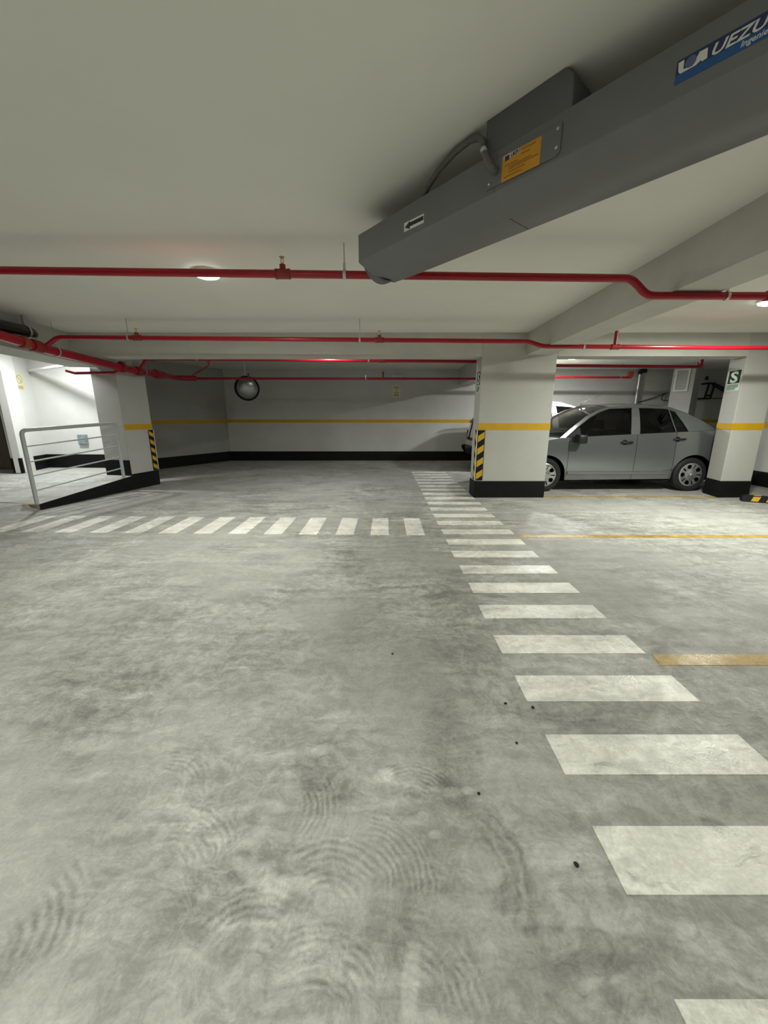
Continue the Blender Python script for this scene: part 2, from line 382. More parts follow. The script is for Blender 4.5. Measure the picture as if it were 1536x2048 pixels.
# ------------------------------------------------------------------ THE SETTING
XL, XR, YB, YF = -11.0, 12.0, -9.0, 12.0
fl = struct('floor', B().box((XL, YB, -0.2), (XR, YF, 0)), M['floor'], 'grey concrete garage floor with swirling trowel marks and tyre sweeps')
struct('ceiling', B().box((XL, YB, CEIL), (XR, 6.20, CEIL + 0.3)).box((XL, 6.20, CEIL2), (XR, YF, CEIL + 0.3)), M['ceil'], 'plain off-white concrete ceiling')

def band(parent, name, P, Q, z0, z1, t, mat, nrm):
    """flat painted band on a wall from P to Q (xy), standing t proud along nrm"""
    P = Vector((P[0], P[1], 0)); Q = Vector((Q[0], Q[1], 0)); d = (Q - P); L = d.length; d.normalize()
    return link(name, B().obox(P + Vector((0, 0, z0)), d, (0, 0, 1), (nrm[0], nrm[1], 0), L, z1 - z0, t), mat, parent)
def wall_seg(name, P, Q, z1, mat, label, thick=0.25, side=1, ystripe=True, base=True, z0=0.0, yz=(1.075, 1.185), bz=0.275):
    """wall whose visible face runs P->Q; side=+1: body lies to the left of P->Q"""
    P3 = Vector((P[0], P[1], 0)); Q3 = Vector((Q[0], Q[1], 0)); d = (Q3 - P3).normalized()
    n = Vector((d.y, -d.x, 0)) * side          # facing the viewer
    o = struct(name, B().obox(P3 + Vector((0, 0, z0)), d, (0, 0, 1), -n, (Q3 - P3).length, z1 - z0, thick), mat, label)
    if ystripe: band(o, 'yellow_band', P, Q, yz[0], yz[1], 0.003, M['yellow'], n)
    if base: band(o, 'black_base_band', P, Q, z0, z0 + bz, 0.006, M['black'], n)
    return o
BW = 11.61
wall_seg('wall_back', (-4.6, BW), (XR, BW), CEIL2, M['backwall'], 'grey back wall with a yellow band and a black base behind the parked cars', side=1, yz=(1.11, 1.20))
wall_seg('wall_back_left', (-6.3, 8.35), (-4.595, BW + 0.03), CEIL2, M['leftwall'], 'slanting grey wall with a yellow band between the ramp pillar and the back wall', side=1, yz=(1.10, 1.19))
struct('wall_left', B().box((XL - 0.2, YB, 0), (XL, YF, CEIL2)), M['whitewall'], 'white wall beyond the ramp, out of the frame on the left')
struct('wall_right', B().box((XR, YB, 0), (XR + 0.2, YF, CEIL2)), M['wall'], 'wall out of the frame on the right')
struct('wall_near', B().box((XL, YB - 0.2, 0), (XR, YB, CEIL)), M['wall'], 'wall behind the camera')
wall_seg('wall_right_stub', (7.1, 7.6), (7.1, 6.55), CEIL2, M['wall'], 'grey wall end with yellow band and black base just right of the right pillar', thick=0.4, side=1)

# pillars -------------------------------------------------------------
def pillar(name, poly, z0, z1, label, faces, base_z, yz, base_poly=True, mat='wall', base_grow=0.006, ystripe_faces=()):
    o = struct(name, B().prism(poly, z0, z1), M[mat], label, bevel=0.012)
    cx = sum(p[0] for p in poly) / len(poly); cy = sum(p[1] for p in poly) / len(poly)
    grow = [(cx + (p[0] - cx) * (1 + base_grow / abs(p[0] - cx + 1e-9) if abs(p[0] - cx) > .05 else 1), cy + (p[1] - cy) * (1 + base_grow / abs(p[1] - cy) if abs(p[1] - cy) > .05 else 1)) for p in poly]
    if base_z: link('black_base', B().prism(grow, z0, z0 + base_z), M['black'], o, bevel=0.004)
    for (a, b_) in ystripe_faces:
        P, Q = poly[a], poly[b_]
        d = Vector((Q[0] - P[0], Q[1] - P[1], 0)).normalized()
        band(o, 'yellow_band', P, Q, yz[0], yz[1], 0.003, M['yellow'], (d.y, -d.x, 0))
    return o
P1 = [(1.462, 6.13), (2.585, 6.13), (2.585, 6.48), (1.462, 6.48)]
pillar('pillar', P1, 0, CEIL, 'wide white pillar in front of the grey sedan, with a hazard guard on its left corner', 4, 0.27, (1.075, 1.175), ystripe_faces=[(0, 1)])
P2 = [(5.415, 6.13), (5.905, 6.13), (5.905, 6.52), (5.50, 6.52)]
pillar('pillar', P2, 0, CEIL, 'narrow white pillar right of the grey sedan, with the green S sign', 4, 0.27, (1.075, 1.175), ystripe_faces=[(0, 1), (3, 0)])
# the ramp pillar: its right face lies on the kerb line
KA = Vector((-4.832, 5.264, 0)); KD = Vector((-4.373 + 4.832, 7.429 - 5.264, 0)).normalized(); KN = Vector((KD.y, -KD.x, 0))
def kerb(s, off=0.0, z=0.0):
    p = KA + KD * s + KN * off; return Vector((p.x, p.y, z))
a_, b_ = kerb(1.60), kerb(2.215)
c_ = b_ - KN * 0.52; d_ = a_ - KN * 0.52
PL = [(a_.x, a_.y), (b_.x, b_.y), (c_.x, c_.y), (d_.x, d_.y)]
pl = struct('pillar', B().prism(PL, 0.0, 2.48), M['wall'], 'white pillar at the top of the ramp, beside the handrail', bevel=0.012)
dd_ = KD
link('black_base', B().obox(kerb(1.60, 0.0, 0.0), KD, (0, 0, 1), KN, 0.62, 0.278, 0.006), M['black'], pl)
nf = -KD
link('black_base', B().obox(kerb(1.60, 0.004, 0.25), -KN, (0, 0, 1), nf, 0.535, 0.275, 0.006), M['black'], pl)
link('yellow_band', B().obox(kerb(1.60, 0, 1.05), KD, (0, 0, 1), KN, 0.618, 0.095, 0.003), M['yellow'], pl)

# beams ---------------------------------------------------------------
SOF = 2.15
struct('cross_beam', B().box((-4.98, 6.13, SOF), (1.455, 6.45, CEIL2)).box((1.455, 6.136, SOF), (2.60, 6.45, CEIL2)).box((2.60, 6.13, SOF), (5.405, 6.45, CEIL2)).box((5.405, 6.136, SOF), (5.965, 6.45, CEIL2)).box((5.965, 6.13, SOF), (8.2, 6.45, CEIL2)), M['beam'], 'deep grey concrete beam crossing the ceiling above the two pillars')
struct('long_beam', B().box((2.12, YB, 2.165), (2.48, 6.13, CEIL + .1)), M['beam'], 'grey concrete beam running overhead from the camera side to the wide pillar')
struct('long_beam', B().box((2.12, 6.45, SOF), (2.48, BW, CEIL2 + .1)), M['beam'], 'grey concrete beam running from the wide pillar to the back wall')
BD = Vector((math.sin(R(-7.86)), math.cos(R(-7.86)), 0)); BN = Vector((BD.y, -BD.x, 0))
bq = Vector((-4.496, 4.94, 0))
struct('side_beam', B().obox(bq - BD * 14 + Vector((0, 0, 2.084)), BD, (0, 0, 1), -BN, 16.0, 0.45, 0.52), M['beam'], 'grey concrete beam over the edge of the ramp, carrying the main red pipe')

# ramp, kerb and the white room on the left -----------------------------
k0 = kerb(0); k1 = kerb(1.60)
g0 = k0 - KN * 5.5; g1 = k1 - KN * 5.5
rampo = struct('ramp', B().prism([(k0.x, k0.y), (k1.x, k1.y), (g1.x, g1.y), (g0.x, g0.y)], 0.0, [0.083, 0.25, 0.25, 0.083]), M['ramp'], 'pale concrete ramp rising beside the handrail')
k3 = kerb(2.6)
struct('landing', B().prism([(k1.x, k1.y), (kerb(2.19).x - .02, kerb(2.19).y), (-4.95, 7.52), (-5.6, 9.0), (XL, 9.4), (g1.x, g1.y)], 0.0, 0.25), M['ramp'], 'pale concrete landing at the top of the ramp')
link('kerb_face', B().plate(kerb(0, 0, 0), KD, (0, 0, 1), KN, [(0, 0), (1.602, 0), (1.602, 0.25), (0, 0.083)], 0.006), M['black'], rampo)
link('yellow_edge_line', B().add([(k0.x + .01, k0.y - 0.004, 0.0835), (k0.x + .01, k0.y + 0.05, 0.0895), (k0.x - 0.24, k0.y + 0.02, 0.0875), (k0.x - 0.24, k0.y - 0.03, 0.084)], [(0, 1, 2, 3)]), M['yline'], rampo, normals=False)
struct('apron', B().add([(-4.84, 5.258, 0.0), (-5.06, 5.30, 0.084), (-10.5, 5.95, 0.084), (-10.5, 4.4, 0.001), (-5.9, 4.75, 0.001), (-5.06, 5.30, -0.02), (-10.5, 5.95, -0.02)], [(0, 1, 4), (1, 2, 3, 4), (0, 5, 1), (1, 5, 6, 2)]), M['ramp'], 'low concrete apron sloping up to the ramp at the left edge')

def room_wall(name, P, Q, label, mat='whitewall', base=True, side=1, thick=0.2, z1=CEIL2):
    return wall_seg(name, P, Q, z1, M[mat], label, thick, side, False, base, 0.25, bz=0.275)
room_wall('wall_room_post', (-6.945, 7.19), (-6.775, 7.205), 'narrow white wall end at the far left with a black base', thick=0.3)
WS0, WS1 = (-6.775, 7.205), (-6.96, 8.0)
room_wall('wall_room_side', WS0, WS1, 'white side wall of the room beyond the ramp, carrying the no entry sign', thick=0.12)
room_wall('wall_room_back', (-6.96, 8.0), (-4.85, 7.9), 'bright white back wall of the room beyond the ramp')
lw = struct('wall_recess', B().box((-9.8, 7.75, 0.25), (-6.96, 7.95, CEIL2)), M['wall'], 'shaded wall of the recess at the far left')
link('black_base_band', B().box((-9.8, 7.742, 0.25), (-6.96, 7.75, 0.52)), M['black'], lw)
dr = struct('door_1', B().box((-8.35, 7.69, 0.25), (-7.50, 7.74, 2.25)), M['brown'], 'brown door in the shaded recess at the far left')
link('door_frame', B().box((-7.50, 7.66, 0.25), (-7.42, 7.75, 2.32)).box((-8.43, 7.66, 0.25), (-8.35, 7.75, 2.32)).box((-8.43, 7.66, 2.25), (-7.42, 7.75, 2.32)), M['brown'], dr)
link('door_handle', B().lathe([(0.02, 0), (0.02, 0.03), (0.012, 0.04), (0.012, 0.06)], (-7.60, 7.69, 1.25), (0, -1, 0), 12, True), M['zinc'], dr)
struct('lintel', B().obox((-6.93, 7.99, 2.128), Vector((1.22, -0.74, 0)).normalized(), (0, 0, 1), Vector((-0.74, -1.22, 0)).normalized(), 2.2, 0.035, 0.06), M['whitewall'], 'slim white ledge high on the wall of the bright room')

# painted markings on the floor ------------------------------------------
def mark(name, poly, mat):
    return link(name, B().prism(poly, 0.0, 0.002), mat, fl)
y0 = 0.3960 - 0.372 * 2
for k in range(26):
    a = y0 + 0.372 * k; jx = random.uniform(-0.008, 0.008); jy = random.uniform(-0.006, 0.006)
    b_ = a + 0.182
    if a > 9.3: break
    mark('crosswalk_stripe', [(0.658 + jx, a + jy), (1.452 + jx, a + jy), (1.452 + jx, b_ + jy), (0.658 + jx, b_ + jy)], M['stripe'])
for k in range(13):
    xa = 0.250 - 0.3985 * k + random.uniform(-0.006, 0.006); yb = 4.065 + 0.012 * k * 0.9
    mark('crosswalk_stripe', [(xa, yb), (xa + 0.203, yb), (xa + 0.207, yb + 0.735), (xa + 0.002, yb + 0.735)], M['stripe'])
for (ya, yb, xa) in ((1.775, 1.870, 1.455), (3.985, 4.080, 1.46), (6.135, 6.205, 2.62), (-0.44, -0.345, 1.455)):
    mark('parking_line', [(xa, ya), (11.5 if ya < 6 else 8.0, ya), (11.5 if ya < 6 else 8.0, yb), (xa + 0.02, yb)], M['yline'])

# ------------------------------------------------------------------ CEILING LAMPS
for (x, y, z, wt, colr, lab) in LAMPS:
    t = thing('ceiling_lamp', (x, y, z), lab, 'lamp')
    link('housing', B().lathe([(0.0, 0), (0.112, 0), (0.114, -0.018), (0.104, -0.024)], (x, y, z), (0, 0, 1), 32), M['white'], t, 40)
    link('diffuser', B().lathe([(0.104, -0.020), (0.098, -0.036), (0.07, -0.046), (0.0, -0.049)], (x, y, z), (0, 0, 1), 32), M['diff'], t, 60)
    ld = bpy.data.lights.new('lamp_light', 'AREA'); ld.shape = 'DISK'; ld.size = 0.2; ld.energy = wt; ld.color = colr
    lo = bpy.data.objects.new('lamp_light', ld); COL.objects.link(lo); lo.parent = t; lo.location = (0, 0, -0.055)

# ------------------------------------------------------------------ PIPES
def elbow(p, q, r_, c, k=6):
    """points of a rounded corner at c between directions to p and q"""
    c = Vector(c); a = (Vector(p) - c).normalized() * r_; b = (Vector(q) - c).normalized() * r_
    return [c + a * (1 - t) ** 2 + b * t ** 2 for t in [i / k for i in range(k + 1)]]
def route(pts, r_=0.06):
    out = [Vector(pts[0])]
    for i in range(1, len(pts) - 1): out += elbow(pts[i - 1], pts[i + 1], r_, pts[i])
    return out + [Vector(pts[-1])]
def tee(t, p, along, r_, up=(0, 0, 1), h=0.06, spr=True, stub=0.045):
    p = Vector(p); al = Vector(along).normalized()
    f = link('tee_fitting', B().tube([p - al * 0.055, p - al * 0.045, p - al * 0.045, p + al * 0.045, p + al * 0.045, p + al * 0.055], r_, 14, True, [r_ + .004, r_ + .008, r_ + .005, r_ + .005, r_ + .008, r_ + .004]).tube([p, p + Vector(up) * h], r_ * 0.8, 12), M['redfit'], t, 40)
    if spr:
        q = p + Vector(up) * h
        link('sprinkler_head', B().tube([q, q + Vector((0, 0, .012))], 0.011, 8).tube([q + Vector((-.008, 0, .012)), q + Vector((-.010, 0, .03)), q + Vector((0, 0, .045))], .003, 6).tube([q + Vector((.008, 0, .012)), q + Vector((.010, 0, .03)), q + Vector((0, 0, .045))], .003, 6).lathe([(0, .044), (.020, .047), (.020, .050), (0, .052)], q, (0, 0, 1), 14), M['brass'], f, 40)
    return f
def hanger(t, p, r_, ztop):
    p = Vector(p)
    h = link('hanger_strap', B().lathe([(r_ + .004, -.011), (r_ + .004, .011)], p, (1, 0, 0), 16).box((p.x - .010, p.y - .003, p.z + r_), (p.x + .010, p.y + .003, p.z + r_ + .05)), M['zinc'], t, 40)
    link('hanger_rod', B().tube([p + Vector((0, 0, r_ + .045)), (p.x, p.y, ztop)], 0.0045, 8), M['zinc'], h)

r1 = 0.0265
t = thing('sprinkler_pipe', (0, 3.13, 2.28), 'nearest red sprinkler pipe, crossing below the grey jet fan', 'pipe')
Z1 = lambda x: 2.2705 - 0.0113 * x
pp = [(-9.0, 3.13, Z1(-9)), (1.80, 3.13, Z1(1.8)), (1.935, 3.13, 2.136), (7.9, 3.13, 2.125)]
link('pipe_run', B().tube(route(pp, 0.05), r1, 16), M['red'], t, 40)
tee(t, (-0.735, 3.13, Z1(-0.735)), (1, 0, 0), r1 + .002)
hanger(t, (-0.287, 3.13, Z1(-.287)), r1, CEIL); hanger(t, (2.52, 3.13, 2.135), r1, CEIL); hanger(t, (-4.2, 3.13, Z1(-4.2)), r1, CEIL)
tee(t, (2.86, 3.13, 2.134), (1, 0, 0), r1 + .002)
YP2 = 5.30
t = thing('sprinkler_pipe', (0, YP2, 2.23), 'second red sprinkler pipe, running just in front of the cross beam', 'pipe')
Z2 = lambda x: 2.2245 - 0.0085 * x
link('pipe_run', B().tube(route([(-4.31, YP2 - .06, 2.125), (-4.16, YP2, Z2(-4.1)), (1.84, YP2, Z2(1.84)), (2.03, YP2, 2.150 + .0), (8.0, YP2, 2.112)], 0.06), r1, 16), M['red'], t, 40)
tee(t, (-3.15, YP2, Z2(-3.15)), (1, 0, 0), r1 + .002)
tee(t, (-0.06, YP2, Z2(-.06)), (1, 0, 0), r1 + .002)
f = tee(t, (2.96, YP2, 2.143), (1, 0, 0), r1 + .001, h=0.19)
for hx in (-3.26, -0.31): hanger(t, (hx, YP2, Z2(hx)), r1, CEIL)
hanger(t, (2.56, YP2, 2.146), r1, CEIL)
YP3 = 7.2
t = thing('sprinkler_pipe', (0, YP3, 2.21), 'third red sprinkler pipe, just behind the cross beam, with a bright glint', 'pipe')
Z3 = lambda x: 2.2295 - 0.0085 * x
link('pipe_run', B().tube(route([(-4.31, YP3 - .05, 2.05), (-4.16, YP3, Z3(-4.1)), (1.9, YP3, Z3(1.9)), (2.05, YP3, 2.11), (2.6, YP3, 2.11), (2.75, YP3, 2.15), (5.58, YP3, 2.13), (5.60, YP3, CEIL2)], 0.05), r1, 16), M['red'], t, 40)
tee(t, (-3.09, YP3, Z3(-3.09)), (1, 0, 0), r1 + .001)
tee(t, (-0.03, YP3, Z3(-.03)), (1, 0, 0), r1 + .001)
for hx in (-3.28, -0.27): hanger(t, (hx, YP3, Z3(hx)), r1, CEIL2)
link('drain_branch', B().tube([(-3.09, YP3, Z3(-3.09)), (-3.105, 7.25, 2.16), (-4.12, 8.75, 2.14)], 0.017, 10), M['red'], t, 40)
t = thing('sprinkler_pipe', (0, 9.3, 2.12), 'farthest red sprinkler pipe on the left, above the convex mirror', 'pipe')
link('pipe_run', B().tube([(-4.3, 9.3, 2.128), (2.0, 9.3, 2.122), (2.2, 9.3, 2.118), (2.5, 9.3, 2.115)], r1, 14), M['red'], t, 40)
tee(t, (-0.02, 9.3, 2.124), (1, 0, 0), r1, h=0.15)
tee(t, (-3.10, 9.3, 2.127), (1, 0, 0), r1, h=0.12)
hanger(t, (-0.42, 9.3, 2.124), r1, CEIL2)
t = thing('sprinkler_pipe', (0, 9.8, 2.16), 'short red pipe under the ceiling behind the grey sedan, ending in an orange bracket', 'pipe')
link('pipe_run', B().tube(route([(2.6, 10.4, 2.26), (6.33, 10.4, 2.255)], .03), r1, 14), M['red'], t, 40)
hanger(t, (6.06, 10.4, 2.255), r1, CEIL2)
link('end_bracket', B().box((6.24, 10.36, 2.26), (6.36, 10.44, 2.40)), M['rust'], t)

rm = 0.056
t = thing('main_pipe', (-4.31, 5.0, 2.1), 'thick red main pipe running along the beam over the ramp edge', 'pipe')
mp = [(-4.31, -6.0, 2.20), (-4.31, 4.67, 2.163), (-4.31, 5.21, 2.112), (-4.31, 7.0, 2.047), (-4.31, 7.7, 2.062), (-4.52, 8.6, 2.10), (-4.62, 9.1, 2.125), (-4.3, 9.3, 2.128)]
link('pipe_run', B().tube(route(mp, 0.10), rm, 18, True), M['red'], t, 40)
def coupling(p, d, r_, L, mat='redfit', nm='grooved_coupling'):
    p = Vector(p); d = Vector(d).normalized()
    return link(nm, B().tube([p - d * L / 2, p - d * L * .3, p + d * L * .3, p + d * L / 2], r_, 16, True, [r_, r_ * 1.12, r_ * 1.12, r_]), M[mat], t, 40)
coupling((-4.31, 5.13, 2.12), (0, 1, -.08), rm + .012, 0.14)
coupling((-4.31, 4.96, 2.135), (0, 1, -.08), rm + .010, 0.09, 'rust')
coupling((-4.31, 6.72, 2.058), (0, 1, -.03), rm + .014, 0.10)
coupling((-4.31, 7.15, 2.05), (0, 1, 0), rm + .012, 0.16)
coupling((-4.36, 7.88, 2.072), (-.2, 1, 0.05), rm + .022, 0.42)
link('outlet_cap', B().lathe([(0, .10), (.05, .09), (.055, .06), (.055, 0)], (-4.31, 6.72, 2.058), (0, 0, 1), 16), M['redfit'], t, 40)
for yy, zz in ((4.5, 2.164), (5.42, 2.105), (7.3, 2.05)):
    link('hanger_strap', B().lathe([(rm + .006, -.014), (rm + .006, .014)], (-4.31, yy, zz), (0, 1, 0), 18), M['zinc'], t, 40)
    link('hanger_rod', B().tube([(-4.31, yy, zz + rm), (-4.31, yy, CEIL if yy < 6 else CEIL2)], .005, 8), M['zinc'], t)
t = thing('drain_branch_pipe', (-4.6, 6.6, 2.0), 'thin red pipe turning into the bright room above the ramp', 'pipe')
link('pipe_run', B().tube(route([(-4.33, 6.70, 2.03), (-4.42, 6.66, 1.975), (-5.15, 6.78, 1.978), (-5.3, 6.80, 2.02)], 0.03), 0.022, 12), M['red'], t, 40)
t = thing('drain_pipe', (-4.43, 4.6, 2.27), 'fat black plastic drain pipe at the upper left, above the main red pipe', 'pipe')
bp = [(-4.30, -3.0, 2.27), (-4.37, 4.75, 2.277), (-4.405, 5.22, 2.287), (-4.62, 5.36, 2.29)]
link('pipe_run', B().tube(route(bp, 0.09), 0.072, 18, True), M['pvc'], t, 40)
link('pipe_clamp', B().lathe([(.076, -.016), (.079, -.016), (.079, .016), (.076, .016)], (-4.398, 5.11, 2.285), (-.07, 1, 0), 20).box((-4.41, 5.10, 2.355), (-4.38, 5.12, CEIL)), M['zinc'], t, 40)

# ------------------------------------------------------------------ JET FAN
FA = R(39.5); ax = Vector((-math.sin(FA), math.cos(FA), 0)); fn = Vector((math.cos(FA), math.sin(FA), 0))
FP = Vector((-0.163, 2.677, 0)); FS = -ax; FO = -fn     # FS: towards the near end; FO: out of the visible side face
def fp(s, n, z): return FP + FS * s + fn * n + Vector((0, 0, z))
fan = thing('jet_fan', fp(1.3, 0.21, 2.40), 'long grey octagonal jet fan slung under the ceiling', 'fan')
def octo(cn, z0, g=0.0):
    return [(0 + g, 2.195), (0 + g, 2.34), (cn, 2.405 - g), (0.42 - cn, 2.405 - g), (0.42 - g, 2.34), (0.42 - g, 2.195), (0.42 - cn, z0 + g), (cn, z0 + g)]
def loft(secs):
    b = B(); k = len(secs[0][1])
    for s, sec in secs: b.v += [tuple(fp(s, n, z)) for n, z in sec]
    for i in range(len(secs) - 1):
        for j in range(k): b.f.append((i * k + j, i * k + (j + 1) % k, (i + 1) * k + (j + 1) % k, (i + 1) * k + j))
    return b
sil = octo(0.132, 2.137)
b = loft([(0.03, octo(0.128, 2.137, .03)), (0.0, octo(.128, 2.137, .012)), (0.012, sil), (0.995, sil)])
link('silencer', b, M['fan'], fan, 25)
b = loft([(0.985, octo(.133, 2.136, .001)), (0.989, octo(.133, 2.136, .001)), (0.992, octo(.136, 2.134)), (2.25, octo(.136, 2.134)), (2.252, octo(.15, 2.134, .003))])
link('motor_casing', b, M['fan'], fan, 25)
b = loft([(2.252, octo(.15, 2.135)), (3.1, octo(.15, 2.135)), (3.12, octo(.15, 2.135, .02)), (3.1, octo(.15, 2.135, .04))])
link('silencer', b, M['fan'], fan, 25)
link('outlet_ring', B().lathe([(0.118, 0.03), (0.142, 0.03), (0.142, -0.035), (0.134, -0.04), (0.125, -0.03), (0.118, 0.03)], fp(0, 0.195, 2.262), ax, 40), M['fan2'], fan, 40)
hubp = fp(0.25, 0.21, 2.268)
link('fan_hub', B().lathe([(0, .06), (.03, .05), (.045, 0), (.045, -.1)], hubp, ax, 20), M['fan2'], fan, 40)
for k in range(8):
    a = 2 * PI * k / 8; u = fn * math.cos(a) + Vector((0, 0, 1)) * math.sin(a); v = ax.cross(u)
    link('fan_blade', B().add([hubp + u * .04 - v * .02 - ax * .02, hubp + u * .04 + v * .02 + ax * .02, hubp + u * .115 + v * .03 + ax * .012, hubp + u * .115 - v * .03 - ax * .012], [(0, 1, 2, 3)]), M['fan2'], fan)
# hanging bracket plate, from the casing up to the ceiling
bk = [(0.93, 2.335), (1.305, 2.335), (1.300, 2.44), (1.285, 2.46), (1.26, CEIL), (0.93, CEIL)]
link('hanging_bracket', B().plate(FP + fn * .002, FS, (0, 0, 1), fn, bk, 0.14), M['fan2'], fan, bevel=0.006)
link('hanging_bracket', B().plate(FP + fn * .05, FS, (0, 0, 1), fn, [(s + 1.05, z) for s, z in [(0.93, 2.38), (1.3, 2.38), (1.3, CEIL), (0.93, CEIL)]], 0.30), M['fan2'], fan, bevel=0.006)
cov = link('terminal_cover', B().plate(FP, FS, (0, 0, 1), FO, [(0.953, 2.215), (1.262, 2.208), (1.276, 2.22), (1.276, 2.309), (0.953, 2.311)], 0.005), M['fan'], fan, bevel=0.0015)
for s, z in ((0.968, 2.232), (0.968, 2.297), (1.262, 2.234), (1.262, 2.292)):
    link('screw', B().lathe([(0.006, 0), (0.006, .003), (0.003, .005), (0, .005)], FP + FS * s + Vector((0, 0, z)) + FO * .005, FO, 10), M['zinc'], cov)
# flexible conduit with its gland
def fs(s, z, out): return FP + FS * s + Vector((0, 0, z)) + FO * out
link('flexible_conduit', B().tube([fs(1.0, 2.268, 0.006), fs(0.995, 2.275, 0.035), fs(0.975, 2.31, 0.040), fs(0.945, 2.36, 0.03), fs(0.925, 2.405, 0.012), fs(0.895, 2.432, -0.0), fs(0.84, 2.452, -.01), fs(0.75, 2.448, -.015), fs(0.65, 2.425, -.02), fs(0.56, 2.385, -.03), fs(0.51, 2.345, -.04), fs(0.50, 2.33, -.05)], 0.014, 12), M['cable'], fan, 60)
link('cable_gland', B().lathe([(0.016, 0), (0.016, .02), (0.013, .035), (0.0, .036)], fs(1.0, 2.268, 0.004), FO, 10), M['fan2'], fan, 30)
link('cable_clip', B().lathe([(0.014, -.012), (0.014, .012)], fs(0.955, 2.345, .034), (FS * -.03 + Vector((0, 0, .05))), 10), M['galv'], fan)
# direction arrow sticker
st = link('arrow_sticker', B().plate(FP, FS, (0, 0, 1), FO, [(0.425, 2.226), (0.572, 2.222), (0.572, 2.262), (0.425, 2.267)], 0.001), M['white'], fan)
link('arrow', B().plate(FP + FO * .001, FS, (0, 0, 1), FO, [(0.431, 2.244), (0.470, 2.227), (0.470, 2.238), (0.569, 2.235), (0.569, 2.253), (0.470, 2.256), (0.470, 2.264)], 0.0006), M['ink'], st)
# amber data label
st = link('amber_data_label', B().plate(FP + FO * .005, FS, (0, 0, 1), FO, [(1.028, 2.214), (1.198, 2.208), (1.198, 2.300), (1.028, 2.305)], 0.001), M['amber'], fan)
lb = FP + FO * .006
link('label_header', B().plate(lb, FS, (0, 0, 1), FO, [(1.036, 2.288), (1.108, 2.286), (1.108, 2.3015), (1.036, 2.303)], 0.0005), M['white'], st)
link('label_emblem', B().plate(lb + FO * .0005, FS, (0, 0, 1), FO, [(1.040, 2.283), (1.060, 2.2825), (1.062, 2.299), (1.040, 2.300)], 0.0005), M['navy'], st)
text('label_lettering', 'UEZU', 0.016, lb + FS * 1.066 + Vector((0, 0, 2.2885)) + FO * .0005, FS, (0, 0, 1), FO, M['ink'], st, off=0.0006, shear=0.2)
b = B()
for (sa, sb, z) in ((1.115, 1.175, 2.290), (1.115, 1.150, 2.276), (1.06, 1.16, 2.254), (1.06, 1.19, 2.246), (1.06, 1.135, 2.236), (1.04, 1.12, 2.224), (1.04, 1.10, 2.264)):
    b.plate(lb, FS, (0, 0, 1), FO, [(sa, z), (sb, z - .002), (sb, z + .003), (sa, z + .005)], 0.0004)
link('label_print', b, M['amberd'], st)
# blue maker's sign
st = link('blue_sign', B().plate(FP, FS, (0, 0, 1), FO, [(1.622, 2.232), (2.16, 2.228), (2.16, 2.288), (1.622, 2.290)], 0.001), M['blue'], fan)
lb = FP + FO * .001
up = (0, 0, 1)
link('dark_band', B().plate(lb, FS, up, FO, [(1.622, 2.2545), (2.16, 2.2535), (2.16, 2.288), (1.622, 2.290)], 0.0004), M['navy'], st)
lb = FP + FO * .0014
link('emblem', B().plate(lb, FS, up, FO, [(1.626, 2.284), (1.640, 2.285), (1.641, 2.262), (1.664, 2.258), (1.676, 2.283), (1.695, 2.282), (1.697, 2.257), (1.684, 2.256), (1.683, 2.261), (1.672, 2.255), (1.634, 2.2545), (1.629, 2.261)], 0.0006), M['white'], st)
link('emblem_globe', B().lathe([(0.0138, 0), (0.0138, .0008), (0, .001)], lb + FS * 1.6575 + Vector((0, 0, 2.2715)), FO, 20), M['globe'], st)
text('lettering', 'UEZU', 0.0372, lb + FS * 1.702 + Vector((0, 0, 2.2555)), FS, up, FO, M['white'], st, off=0.0007, shear=0.28, sx=1.22)
text('lettering', 'Ingenieria', 0.019, lb + FS * 1.770 + Vector((0, 0, 2.2375)), FS, up, FO, M['white'], st, off=0.0002, shear=0.2)

# ------------------------------------------------------------------ HANDRAIL ON THE RAMP
hr = thing('handrail', kerb(0.72, -0.03, 0.16), 'pale grey tubular handrail with four bars on the edge of the ramp', 'handrail')
ko = -0.035
TOPA, TOPB = (0.02, 1.10), (1.462, 1.168)
def kp(s, z): return kerb(s, ko, z)
pts = [kp(0.0, 0.085)] + elbow(kp(0.0, 0.085), kp(1.462, 1.165), 0.07, kp(0.0, 1.095)) + elbow(kp(0, 1.095), kp(1.462, 0.24), 0.07, kp(1.462, 1.165)) + [kp(1.462, 0.238)]
link('frame', B().tube(pts, 0.026, 16), M['rail'], hr, 50)
for za, zb in ((0.880, 0.974), (0.672, 0.785), (0.477, 0.597), (0.272, 0.406)):
    link('bar', B().tube([kp(0.0, za), kp(1.462, zb)], 0.0105, 10), M['rail'], hr, 50)
for s, z in ((0.0, 0.084), (1.462, 0.236)):
    link('base_plate', B().lathe([(0.0, .008), (.045, .008), (.045, 0)], kp(s, z), (0, 0, 1), 20), M['rail'], hr)

